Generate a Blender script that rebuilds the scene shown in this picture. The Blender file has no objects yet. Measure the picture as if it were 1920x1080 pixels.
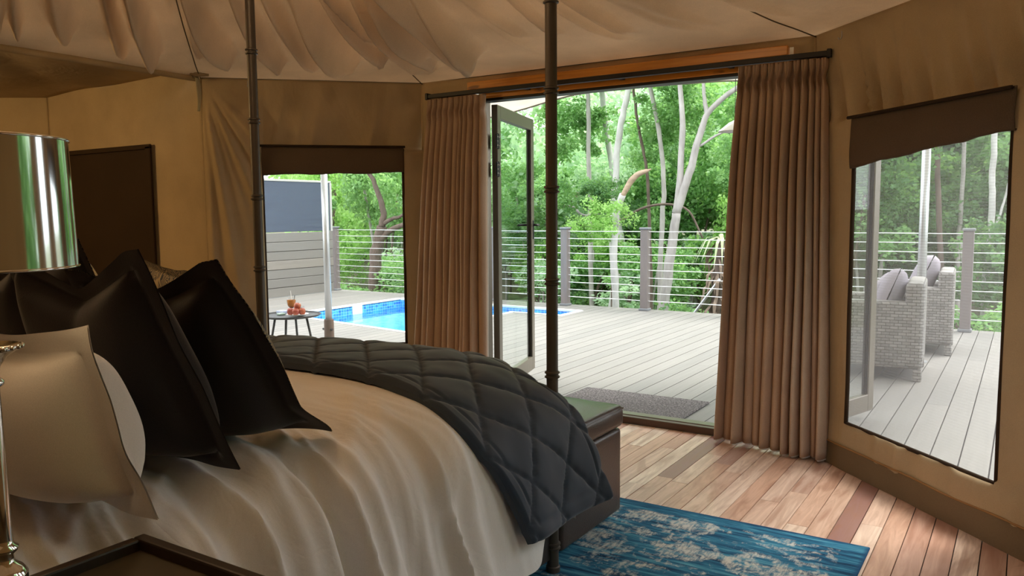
import bpy, bmesh, math, random
from mathutils import Vector, Matrix, noise
from math import sin, cos, pi, sqrt, radians
C = bpy.context.scene.collection
SC = bpy.context.scene
R_ = random.Random(7)

# ---------------------------------------------------------------- camera, sky, sun, exposure
cam_d = bpy.data.cameras.new('camera'); cam = bpy.data.objects.new('camera', cam_d); C.objects.link(cam)
cam_d.sensor_width = 36.0; cam_d.lens = 28.19; cam_d.clip_start = .05; cam_d.clip_end = 300
def cam_axes(yaw, pitch, roll):
    f = Vector((-sin(yaw)*cos(pitch), cos(yaw)*cos(pitch), -sin(pitch)))
    r0 = Vector((cos(yaw), sin(yaw), 0)); d0 = f.cross(r0)
    r = r0*cos(roll) + d0*sin(roll); d = r0*-sin(roll) + d0*cos(roll)
    return r, -d, -f
r_, u_, b_ = cam_axes(.57039, .092888, .0086332)
m_ = Matrix((r_, u_, b_)).transposed().to_4x4(); m_.translation = Vector((0, 0, 1.38))
cam.matrix_world = m_
SC.camera = cam
w = bpy.data.worlds.new('overcast_sky'); SC.world = w; w.use_nodes = True
bg = w.node_tree.nodes['Background']
bg.inputs['Color'].default_value = (.93, .97, 1.0, 1); bg.inputs['Strength'].default_value = SKY = 3.0
sun_d = bpy.data.lights.new('sun', 'SUN'); sun = bpy.data.objects.new('sun', sun_d); C.objects.link(sun)
sun_d.energy = 4.4; sun_d.angle = radians(25); sun_d.color = (1, .97, .9)
sun.rotation_euler = (radians(-24), radians(20), 0)      # high, from beyond the trees on the right
SC.view_settings.view_transform = 'Standard'; SC.view_settings.look = 'None'
SC.view_settings.exposure = 0.27; SC.view_settings.gamma = 1.0; SC.view_settings.use_curve_mapping = False
SC.cycles.use_denoising = True
SC.cycles.max_bounces = 12; SC.cycles.diffuse_bounces = 8; SC.cycles.transparent_max_bounces = 16
SC.cycles.caustics_reflective = False; SC.cycles.caustics_refractive = False
SC.cycles.sample_clamp_indirect = 6.0
def lamp(name, loc, energy, color, size):
    d = bpy.data.lights.new(name, 'POINT'); d.energy = energy; d.color = color; d.shadow_soft_size = size
    o = bpy.data.objects.new(name, d); o.location = loc; C.objects.link(o); return o
lamp('added_fill_light', (-2.3, 1.2, 2.75), 17, (1, .68, .38), .10)  # added warm fill over the bed, not a known lamp
lamp('bathroom_light', (-6.1, 1.2, 2.2), 60, (1, .66, .28), .12)

# ---------------------------------------------------------------- materials
MATS = {}
def new_mat(name):
    m = bpy.data.materials.new(name); m.use_nodes = True; MATS[name] = m
    nt = m.node_tree; p = nt.nodes['Principled BSDF']; return m, nt, p
def nd(nt, typ, **kw):
    n = nt.nodes.new(typ)
    for k, v in kw.items():
        if k in n.inputs.keys(): n.inputs[k].default_value = v
        else: setattr(n, k, v)
    return n
def ln(nt, a, b): nt.links.new(a, b)
def c4(c): return (c[0], c[1], c[2], 1)
def mth(nt, op, a, b=None, clamp=False):
    n = nt.nodes.new('ShaderNodeMath'); n.operation = op; n.use_clamp = clamp
    for i, v in enumerate((a, b)):
        if v is None: continue
        if isinstance(v, (int, float)): n.inputs[i].default_value = v
        else: nt.links.new(v, n.inputs[i])
    return n.outputs[0]
def mixc(nt, fac, a, b, mode='MIX'):
    n = nt.nodes.new('ShaderNodeMix'); n.data_type = 'RGBA'; n.blend_type = mode
    for s, v in ((n.inputs[0], fac), (n.inputs[6], a), (n.inputs[7], b)):
        if isinstance(v, (int, float)): s.default_value = v
        elif isinstance(v, tuple): s.default_value = c4(v)
        else: nt.links.new(v, s)
    return n.outputs[2]
def coords(nt, scale=(1, 1, 1), rnd=False):
    t = nt.nodes.new('ShaderNodeTexCoord'); mp = nt.nodes.new('ShaderNodeMapping')
    mp.inputs['Scale'].default_value = scale; ln(nt, t.outputs['Object'], mp.inputs['Vector'])
    if rnd:
        oi = nt.nodes.new('ShaderNodeObjectInfo'); k = mth(nt, 'MULTIPLY', oi.outputs['Random'], 37.0)
        ln(nt, k, mp.inputs['Location'])
    return mp.outputs['Vector']
def noi(nt, vec, scale, detail=3, rough=.55, dist=0):
    n = nd(nt, 'ShaderNodeTexNoise', Scale=scale, Detail=detail, Roughness=rough, Distortion=dist); ln(nt, vec, n.inputs['Vector']); return n.outputs['Fac']
def ramp(nt, fac, stops):
    n = nt.nodes.new('ShaderNodeValToRGB'); e = n.color_ramp.elements
    while len(e) < len(stops): e.new(.5)
    for i, (p, c) in enumerate(stops): e[i].position = p; e[i].color = c4(c)
    ln(nt, fac, n.inputs['Fac']); return n.outputs['Color']
def bump(nt, p, h, strength, dist=.01):
    b = nd(nt, 'ShaderNodeBump', Strength=strength, Distance=dist); ln(nt, h, b.inputs['Height']); ln(nt, b.outputs['Normal'], p.inputs['Normal'])
def mat(name, col, rough=.6, metal=0, var=None, bmp=None, spec=.5, sheen=0):
    """col plain; var=(col2, scale vector, detail) noise between; bmp=(scale, strength)"""
    m, nt, p = new_mat(name)
    p.inputs['Base Color'].default_value = c4(col); p.inputs['Roughness'].default_value = rough; p.inputs['Metallic'].default_value = metal
    p.inputs['Specular IOR Level'].default_value = spec
    if sheen: p.inputs['Sheen Weight'].default_value = sheen
    if var:
        v = coords(nt, var[1], True); f = noi(nt, v, 1.0, var[2])
        ln(nt, mixc(nt, ramp(nt, f, [(.3, (0, 0, 0)), (.7, (1, 1, 1))]), col, var[0]), p.inputs['Base Color'])
    if bmp:
        v = coords(nt); bump(nt, p, noi(nt, v, bmp[0], 2), bmp[1], .004)
    return m
def fabric(name, col, rough=.9, thread=900, var=None, strength=.25, transl=0, sheen=0, crease=None):
    m, nt, p = new_mat(name); p.inputs['Roughness'].default_value = rough; p.inputs['Specular IOR Level'].default_value = .15
    if sheen: p.inputs['Sheen Weight'].default_value = sheen; p.inputs['Sheen Roughness'].default_value = .5
    v = coords(nt); f = noi(nt, v, 2.2, 4); g = noi(nt, v, thread, 1)
    c2 = var or tuple(x*.82 for x in col)
    a = mixc(nt, ramp(nt, f, [(.35, (0, 0, 0)), (.65, (1, 1, 1))]), col, c2)
    a = mixc(nt, .22, a, ramp(nt, g, [(.35, tuple(x*.6 for x in col)), (.65, tuple(min(1, x*1.3) for x in col))]))
    ln(nt, a, p.inputs['Base Color'])
    bump(nt, p, g, strength, .001)
    if crease:                                   # fine creases in the weave: (scale vector, strength, height)
        h = noi(nt, coords(nt, crease[0]), 1, 4, .55, .6); hh = mth(nt, 'ABSOLUTE', mth(nt, 'SUBTRACT', h, .5))
        b2 = nd(nt, 'ShaderNodeBump', Strength=crease[1], Distance=crease[2]); ln(nt, hh, b2.inputs['Height'])
        ln(nt, p.inputs['Normal'].links[0].from_socket, b2.inputs['Normal']); ln(nt, b2.outputs['Normal'], p.inputs['Normal'])
    if transl:
        t = nt.nodes.new('ShaderNodeBsdfTranslucent'); ln(nt, a, t.inputs['Color'])
        mx = nt.nodes.new('ShaderNodeMixShader'); mx.inputs[0].default_value = transl
        out = nt.nodes['Material Output']; ln(nt, p.outputs[0], mx.inputs[1]); ln(nt, t.outputs[0], mx.inputs[2]); ln(nt, mx.outputs[0], out.inputs['Surface'])
    return m

CANVAS = fabric('khaki_canvas', (.53, .405, .25), thread=500, transl=.12, crease=((2.5, 2.5, 1.2), .35, .06))
CEILC = fabric('ceiling_canvas', (.77, .63, .475), thread=400, transl=.30, crease=((2.0, 1.6, 2), .35, .08))
SKIRT = fabric('canvas_skirt', (.20, .145, .085), thread=400)
FLAP = fabric('brown_flap', (.13, .09, .06), thread=300)
DARKFLAP = fabric('dark_brown_flap', (.045, .028, .017), thread=300)
AWN = fabric('awning_canvas', (.76, .735, .67), thread=300, transl=.66)
CURT = fabric('taupe_linen', (.50, .36, .265), thread=350, strength=.5, transl=.05)
LINING = fabric('cream_lining', (.75, .72, .66), thread=500, transl=.2)
SHEET = fabric('white_cotton', (.74, .705, .68), thread=900, var=(.72, .68, .65), strength=.12, crease=((4, 5, 4), .26, .05))
PILLOWC = fabric('white_pillow_cotton', (.74, .705, .68), thread=900, var=(.72, .68, .65), strength=.12)
QUILT = fabric('charcoal_quilting', (.032, .045, .068), rough=.65, thread=700, sheen=.25)
BLACK = fabric('black_velvet', (.020, .017, .018), rough=.95, thread=450, sheen=.2, strength=.6)
BROWNV = fabric('dark_brown_velvet', (.030, .020, .014), rough=.95, thread=450, sheen=.12)
GREYC = fabric('grey_outdoor_fabric', (.36, .33, .37), thread=500)
SEAM = mat('seam_cord', (.11, .08, .045), .9)
BLACKM = mat('black_rail_metal', (.014, .012, .011), .45, .3)
POSTM = mat('bronze_post_metal', (.085, .068, .054), .45, .35, bmp=(120, .15))
POSTM2 = POSTM
ALU = mat('bronze_aluminium', (.18, .155, .12), .35, .5)
ALUL = mat('silver_track', (.75, .75, .76), .3, .8)
STEEL = mat('galvanised_steel', (.62, .64, .66), .35, .75, var=((.5, .52, .55), (8, 8, 3), 3))
CABLE = mat('steel_cable', (.86, .88, .9), .4, .25)
CHROME = mat('polished_nickel', (.80, .78, .74), .10, 1.0)
MIRROR = mat('mirror_shade_metal', (.66, .69, .68), .10, 1.0)
CHARC = mat('charcoal_panel', (.060, .078, .115), .55, 0, var=((.045, .058, .09), (1, 1, 60), 2))
PFRAME = mat('pale_panel_frame', (.42, .41, .38), .6)
RAILP = mat('taupe_fence_post', (.185, .158, .15), .6, 0, var=((.15, .13, .125), (14, 14, 2), 3))
CAPM = mat('grey_post_cap', (.17, .18, .19), .55)
TILEB = mat('dark_table', (.030, .030, .031), .5)
LEATHER = mat('brown_black_leather', (.045, .031, .026), .28, 0, var=((.066, .043, .033), (5, 5, 5), 3), bmp=(160, .25))
BEDB = mat('dark_bed_base', (.018, .012, .010), .7)
NIGHT = mat('black_brown_wood', (.022, .013, .009), .45, 0, var=((.035, .02, .012), (3, 40, 10), 3))
NIGHTT = mat('worn_brown_top', (.075, .055, .030), .4, 0, var=((.05, .04, .022), (6, 6, 6), 4))
COPING = mat('pale_coping', (.66, .66, .64), .7)
CHINA = mat('white_china', (.8, .8, .79), .25)
GROUND = mat('leaf_litter', (.12, .11, .06), .95, 0, var=((.07, .10, .03), (.8, .8, .8), 5))
BULB = None

def wood_planks():
    m, nt, p = new_mat('mixed_hardwood'); oi = nt.nodes.new('ShaderNodeObjectInfo')
    base = ramp(nt, oi.outputs['Random'], [(0, (.80, .57, .43)), (.16, (.60, .36, .25)), (.32, (.86, .70, .56)), (.48, (.70, .46, .34)), (.62, (.52, .29, .21)), (.76, (.84, .64, .50)), (.90, (.30, .15, .125)), (1, (.66, .42, .31))])
    v = coords(nt, (26, 2.4, 4), True); g = noi(nt, v, 1, 5, .6, 1.2)
    v2 = coords(nt, (5, 1.1, 2), True); h = noi(nt, v2, 1, 3, .5, 2.5)
    a = mixc(nt, ramp(nt, g, [(.38, (0, 0, 0)), (.72, (.6, .6, .6))]), base, (.30, .14, .08))
    a = mixc(nt, ramp(nt, h, [(.52, (0, 0, 0)), (.66, (.5, .5, .5))]), a, (.33, .15, .09))
    ln(nt, a, p.inputs['Base Color']); p.inputs['Roughness'].default_value = .42; p.inputs['Specular IOR Level'].default_value = .4
    bump(nt, p, g, .08, .002); return m
PLANK = wood_planks()
def deck_mat():
    m, nt, p = new_mat('grey_composite_deck'); oi = nt.nodes.new('ShaderNodeObjectInfo')
    base = ramp(nt, oi.outputs['Random'], [(0, (.205, .195, .178)), (.4, (.232, .22, .202)), (.7, (.187, .18, .167)), (1, (.221, .211, .194))])
    v = coords(nt, (60, 1.5, 8), True); g = noi(nt, v, 1, 4, .65)
    a = mixc(nt, ramp(nt, g, [(.35, (0, 0, 0)), (.8, (.6, .6, .6))]), base, (.13, .124, .115))
    ln(nt, a, p.inputs['Base Color']); p.inputs['Roughness'].default_value = .65
    bump(nt, p, g, .1, .002); return m
DECK = deck_mat()
def slat_mat():
    m, nt, p = new_mat('grey_screen_slat'); oi = nt.nodes.new('ShaderNodeObjectInfo')
    base = ramp(nt, oi.outputs['Random'], [(0, (.21, .195, .175)), (.4, (.16, .152, .14)), (.7, (.235, .21, .18)), (1, (.18, .17, .155))])
    v = coords(nt, (8, 1.2, 60), True); g = noi(nt, v, 1, 4, .65)
    ln(nt, mixc(nt, ramp(nt, g, [(.35, (0, 0, 0)), (.8, (.6, .6, .6))]), base, (.13, .122, .11)), p.inputs['Base Color']); p.inputs['Roughness'].default_value = .7; return m
SLAT = slat_mat()
def pine():
    m, nt, p = new_mat('varnished_pine'); v = coords(nt, (1.6, 20, 30)); g = noi(nt, v, 1, 4, .6, .8)
    k = noi(nt, coords(nt, (5, 12, 12)), 1, 2)
    a = ramp(nt, g, [(.3, (.85, .38, .06)), (.55, (.72, .29, .04)), (.8, (.50, .18, .02))])
    a = mixc(nt, ramp(nt, k, [(.66, (0, 0, 0)), (.74, (.8, .8, .8))]), a, (.16, .05, .01))
    ln(nt, a, p.inputs['Base Color']); p.inputs['Roughness'].default_value = .3; return m
PINE = pine()
def bark(name, a, b, sc):
    return mat(name, a, .9, 0, var=(b, sc, 5), bmp=(18, .6))
BARKP = bark('pale_bark', (.47, .44, .42), (.30, .275, .26), (9, 9, 3))
BARKW = bark('whitish_bark', (.60, .59, .57), (.40, .385, .37), (8, 8, 2.5))
BARKB = bark('brown_bark', (.17, .125, .10), (.09, .065, .05), (12, 12, 4))
BARKT = bark('peeled_wood', (.50, .37, .26), (.30, .21, .15), (6, 20, 20))
DRYF = mat('dry_frond', (.30, .23, .17), .9, 0, var=((.15, .11, .08), (9, 9, 9), 3))
PALEF = mat('pale_frond', (.46, .50, .32), .8, 0, var=((.30, .36, .18), (7, 7, 3), 3))
def leaf_mat(name, a, b, c):
    m, nt, p = new_mat(name); oi = nt.nodes.new('ShaderNodeObjectInfo')
    v = coords(nt, (3.2, 3.2, 3.2), True); f = noi(nt, v, 1.0, 5, .7)
    col = ramp(nt, f, [(.28, a), (.5, b), (.72, c)])
    ln(nt, col, p.inputs['Base Color']); p.inputs['Roughness'].default_value = .5; p.inputs['Specular IOR Level'].default_value = .35
    t = nt.nodes.new('ShaderNodeBsdfTranslucent'); ln(nt, mixc(nt, .35, col, (.45, .75, .12)), t.inputs['Color'])
    mx = nt.nodes.new('ShaderNodeMixShader'); mx.inputs[0].default_value = .5; out = nt.nodes['Material Output']
    ln(nt, p.outputs[0], mx.inputs[1]); ln(nt, t.outputs[0], mx.inputs[2]); ln(nt, mx.outputs[0], out.inputs['Surface']); return m
LEAFA = leaf_mat('mid_green_leaves', (.11, .24, .09), (.25, .46, .19), (.46, .68, .33))
LEAFB = leaf_mat('bright_green_leaves', (.20, .40, .10), (.40, .66, .21), (.62, .84, .38))
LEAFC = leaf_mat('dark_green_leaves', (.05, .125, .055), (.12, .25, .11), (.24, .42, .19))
LEAFD = leaf_mat('haze_tinted_leaves', (.34, .54, .36), (.54, .72, .52), (.74, .86, .68))  # bright background haze put into the leaf colour

def pattern_mat():
    m, nt, p = new_mat('navy_and_cream_print'); v = coords(nt)
    wv = nd(nt, 'ShaderNodeTexVoronoi', Scale=9.0, feature='DISTANCE_TO_EDGE'); d = noi(nt, v, 5, 3)
    vm = nt.nodes.new('ShaderNodeVectorMath'); vm.operation = 'ADD'; ln(nt, v, vm.inputs[0])
    cmb = nt.nodes.new('ShaderNodeCombineXYZ'); ln(nt, mth(nt, 'MULTIPLY', d, .35), cmb.inputs[0]); ln(nt, mth(nt, 'MULTIPLY', d, -.3), cmb.inputs[2]); ln(nt, cmb.outputs[0], vm.inputs[1]); ln(nt, vm.outputs[0], wv.inputs['Vector'])
    s = mth(nt, 'SINE', mth(nt, 'MULTIPLY', wv.outputs['Distance'], 95.0))
    f = ramp(nt, mth(nt, 'MULTIPLY_ADD', s, .5, ), [(.55, (0, 0, 0)), (.68, (1, 1, 1))])
    n2 = ramp(nt, noi(nt, v, 7, 2), [(.62, (0, 0, 0)), (.65, (1, 1, 1))])
    a = mixc(nt, f, (.022, .028, .05), (.42, .33, .19)); a = mixc(nt, n2, a, (.44, .33, .18))
    ln(nt, a, p.inputs['Base Color']); p.inputs['Roughness'].default_value = .85; return m
PATT = pattern_mat()

def rug_mat(cx, cy, hx, hy):
    m, nt, p = new_mat('distressed_blue_rug'); t = nt.nodes.new('ShaderNodeTexCoord'); sp = nt.nodes.new('ShaderNodeSeparateXYZ'); ln(nt, t.outputs['Object'], sp.inputs[0])
    x, y = sp.outputs[0], sp.outputs[1]
    ax = mth(nt, 'ABSOLUTE', x); ay = mth(nt, 'ABSOLUTE', y)
    edge = mth(nt, 'MINIMUM', mth(nt, 'SUBTRACT', hx, ax), mth(nt, 'SUBTRACT', hy, ay))      # distance in from the border
    st = noi(nt, coords(nt, (3.2, 34, 1)), 1, 5, .65, .3)
    blue = ramp(nt, st, [(.30, (.006, .022, .055)), (.42, (.014, .075, .155)), (.53, (.030, .17, .29)), (.64, (.10, .33, .45)), (.76, (.22, .45, .52))])
    # motifs: rings of flowers on a grid, plus a lattice in the border
    vor = nd(nt, 'ShaderNodeTexVoronoi', Scale=3.0, Randomness=.6); ln(nt, coords(nt, (1, 1, 0)), vor.inputs['Vector'])
    dist = vor.outputs['Distance']
    ringm = mth(nt, 'SINE', mth(nt, 'MULTIPLY', dist, 34.0))
    pet = noi(nt, coords(nt, (1, 1, 1)), 24, 4, .7, 1.0)
    motif = mth(nt, 'ADD', mth(nt, 'MULTIPLY', ringm, .20), mth(nt, 'SUBTRACT', .56, dist))
    motif = mth(nt, 'ADD', motif, mth(nt, 'MULTIPLY', mth(nt, 'SUBTRACT', pet, .5), 1.9))
    wear = noi(nt, coords(nt, (2.2, 4.5, 1)), 1.6, 5, .7)
    motif = mth(nt, 'ADD', motif, mth(nt, 'MULTIPLY', mth(nt, 'SUBTRACT', wear, .5), 2.3))
    inner = ramp(nt, edge, [(.085, (0, 0, 0)), (.10, (1, 1, 1))])
    mk = mth(nt, 'MULTIPLY', ramp(nt, motif, [(.02, (0, 0, 0)), (.46, (1, 1, 1))]), inner)
    scr = noi(nt, coords(nt, (70, 16, 1)), 1, 4, .7); mk = mth(nt, 'MULTIPLY', mk, ramp(nt, scr, [(.36, (.1, .1, .1)), (.56, (1, 1, 1))]))
    light = mixc(nt, noi(nt, coords(nt, (1, 1, 1)), 9, 2), (.55, .60, .60), (.66, .60, .50))
    a = mixc(nt, mk, blue, light)
    band = ramp(nt, edge, [(.0, (1, 1, 1)), (.012, (.5, .5, .5)), (.02, (0, 0, 0))])
    a = mixc(nt, band, a, (.016, .07, .16))
    ln(nt, a, p.inputs['Base Color']); p.inputs['Roughness'].default_value = .9; p.inputs['Specular IOR Level'].default_value = .15
    bump(nt, p, noi(nt, coords(nt), 420, 2), .5, .003); return m

def wicker_mat():
    m, nt, p = new_mat('grey_wicker'); t = nt.nodes.new('ShaderNodeTexCoord'); sp = nt.nodes.new('ShaderNodeSeparateXYZ'); ln(nt, t.outputs['Object'], sp.inputs[0])
    cb = nt.nodes.new('ShaderNodeCombineXYZ'); ln(nt, mth(nt, 'ADD', sp.outputs[0], sp.outputs[1]), cb.inputs[0]); ln(nt, sp.outputs[2], cb.inputs[1])
    b = nd(nt, 'ShaderNodeTexBrick', Scale=12.0); b.inputs['Mortar Size'].default_value = .035; b.inputs['Color1'].default_value = (.31, .295, .275, 1); b.inputs['Color2'].default_value = (.20, .19, .18, 1); b.inputs['Mortar'].default_value = (.08, .07, .06, 1)
    b.inputs['Row Height'].default_value = .30; b.inputs['Brick Width'].default_value = .8
    ln(nt, cb.outputs[0], b.inputs['Vector']); ln(nt, b.outputs['Color'], p.inputs['Base Color']); p.inputs['Roughness'].default_value = .6
    bump(nt, p, mth(nt, 'SUBTRACT', 1.0, b.outputs['Fac']), .7, .01); return m
WICKER = wicker_mat()

def see_through(name, fac, col, stripes=0, contrast=0):
    m, nt, p = new_mat(name); out = nt.nodes['Material Output']; tr = nt.nodes.new('ShaderNodeBsdfTransparent'); mx = nt.nodes.new('ShaderNodeMixShader')
    p.inputs['Base Color'].default_value = c4(col); p.inputs['Roughness'].default_value = .8
    d = nt.nodes.new('ShaderNodeBsdfDiffuse'); d.inputs['Color'].default_value = c4(col); tl = nt.nodes.new('ShaderNodeBsdfTranslucent'); tl.inputs['Color'].default_value = c4(col)
    m2 = nt.nodes.new('ShaderNodeMixShader'); m2.inputs[0].default_value = .5; ln(nt, d.outputs[0], m2.inputs[1]); ln(nt, tl.outputs[0], m2.inputs[2])
    mx.inputs[0].default_value = fac
    if stripes:
        t = nt.nodes.new('ShaderNodeTexCoord'); sp = nt.nodes.new('ShaderNodeSeparateXYZ'); ln(nt, t.outputs['Object'], sp.inputs[0])
        s = mth(nt, 'SINE', mth(nt, 'MULTIPLY', sp.outputs[2], stripes)); ln(nt, mth(nt, 'ADD', mth(nt, 'MULTIPLY', s, contrast), fac), mx.inputs[0])
    ln(nt, tr.outputs[0], mx.inputs[1]); ln(nt, m2.outputs[0], mx.inputs[2]); ln(nt, mx.outputs[0], out.inputs['Surface']); return m
SCREEN_R = see_through('insect_mesh_fine', .26, (.42, .40, .41), 2*pi/.0135, .06)
SCREEN_L = see_through('insect_mesh_open', .07, (.5, .5, .48))
def glass_mat(name, tint, k=1.0):
    m, nt, p = new_mat(name); out = nt.nodes['Material Output']; tr = nt.nodes.new('ShaderNodeBsdfTransparent'); tr.inputs[0].default_value = c4(tint)
    g = nt.nodes.new('ShaderNodeBsdfGlossy'); g.inputs['Roughness'].default_value = .02; f = nd(nt, 'ShaderNodeLayerWeight', Blend=.5); mx = nt.nodes.new('ShaderNodeMixShader')
    ln(nt, mth(nt, 'MULTIPLY', mth(nt, 'ADD', mth(nt, 'POWER', f.outputs['Facing'], 4.0), .05), k, True), mx.inputs[0]); ln(nt, tr.outputs[0], mx.inputs[1]); ln(nt, g.outputs[0], mx.inputs[2]); ln(nt, mx.outputs[0], out.inputs['Surface']); return m, nt, g
GLASS = glass_mat('door_glass', (.95, .97, .96), .45)[0]
CLEAR = glass_mat('drinking_glass', (.95, .96, .96), .6)[0]
WATER, wnt, wg = glass_mat('pool_water', (.80, .96, 1.0), .75)
wb = nd(wnt, 'ShaderNodeBump', Strength=.5, Distance=.03); ln(wnt, noi(wnt, coords(wnt, (2.5, 2.5, 2.5)), 1.6, 3, .5, .8), wb.inputs['Height']); ln(wnt, wb.outputs[0], wg.inputs['Normal'])
def pool_mats():
    m, nt, p = new_mat('pool_mosaic'); t = nt.nodes.new('ShaderNodeTexCoord'); sp = nt.nodes.new('ShaderNodeSeparateXYZ'); ln(nt, t.outputs['Object'], sp.inputs[0])
    cb = nt.nodes.new('ShaderNodeCombineXYZ'); ln(nt, mth(nt, 'ADD', sp.outputs[0], sp.outputs[1]), cb.inputs[0]); ln(nt, sp.outputs[2], cb.inputs[1])
    b = nd(nt, 'ShaderNodeTexBrick', Scale=1.0, offset=0.0); b.inputs['Brick Width'].default_value = .055; b.inputs['Row Height'].default_value = .045; b.inputs['Mortar Size'].default_value = .003
    b.inputs['Color1'].default_value = (.012, .10, .45, 1); b.inputs['Color2'].default_value = (.05, .32, .78, 1); b.inputs['Mortar'].default_value = (.25, .5, .8, 1)
    ln(nt, cb.outputs[0], b.inputs['Vector']); ln(nt, b.outputs['Color'], p.inputs['Base Color']); p.inputs['Roughness'].default_value = .2
    m2, nt, p2 = new_mat('pool_plaster'); f = noi(nt, coords(nt, (3, 3, 3)), 1, 3, .5, 1.5)
    ln(nt, ramp(nt, f, [(.35, (.34, .78, .93)), (.6, (.55, .90, .98))]), p2.inputs['Base Color']); return m, m2
MOSAIC, PLASTER = pool_mats()
def matting():
    m, nt, p = new_mat('coir_mat_grey'); f = noi(nt, coords(nt), 75, 3, .8)
    ln(nt, ramp(nt, f, [(.36, (.035, .030, .030)), (.5, (.125, .110, .110)), (.66, (.28, .25, .25))]), p.inputs['Base Color']); p.inputs['Roughness'].default_value = .95; bump(nt, p, f, 1, .01); return m
MATM = matting()
DRINK = mat('orange_drink', (.50, .17, .012), .15); DRINKR = mat('berry_syrup', (.16, .01, .02), .2)
APPLE = mat('red_yellow_apple', (.26, .015, .022), .4, 0, var=((.50, .12, .03), (14, 14, 14), 2)); STALK = mat('apple_stalk', (.12, .07, .03), .8)
BROWNJ = mat('brown_jar_contents', (.12, .07, .04), .4)
GREENC = mat('pale_green_soap', (.45, .62, .52), .5); BLUEC = mat('pale_blue_cloth', (.45, .52, .72), .8)
STEELW = mat('weathered_sleeve_wood', (.10, .060, .038), .7, 0, var=((.07, .042, .026), (20, 20, 3), 3))
def emit(name, col, s):
    m, nt, p = new_mat(name); p.inputs['Emission Color'].default_value = c4(col); p.inputs['Emission Strength'].default_value = s; p.inputs['Base Color'].default_value = c4(col); return m
BULB = emit('warm_bulb', (1, .72, .38), 25)

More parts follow.
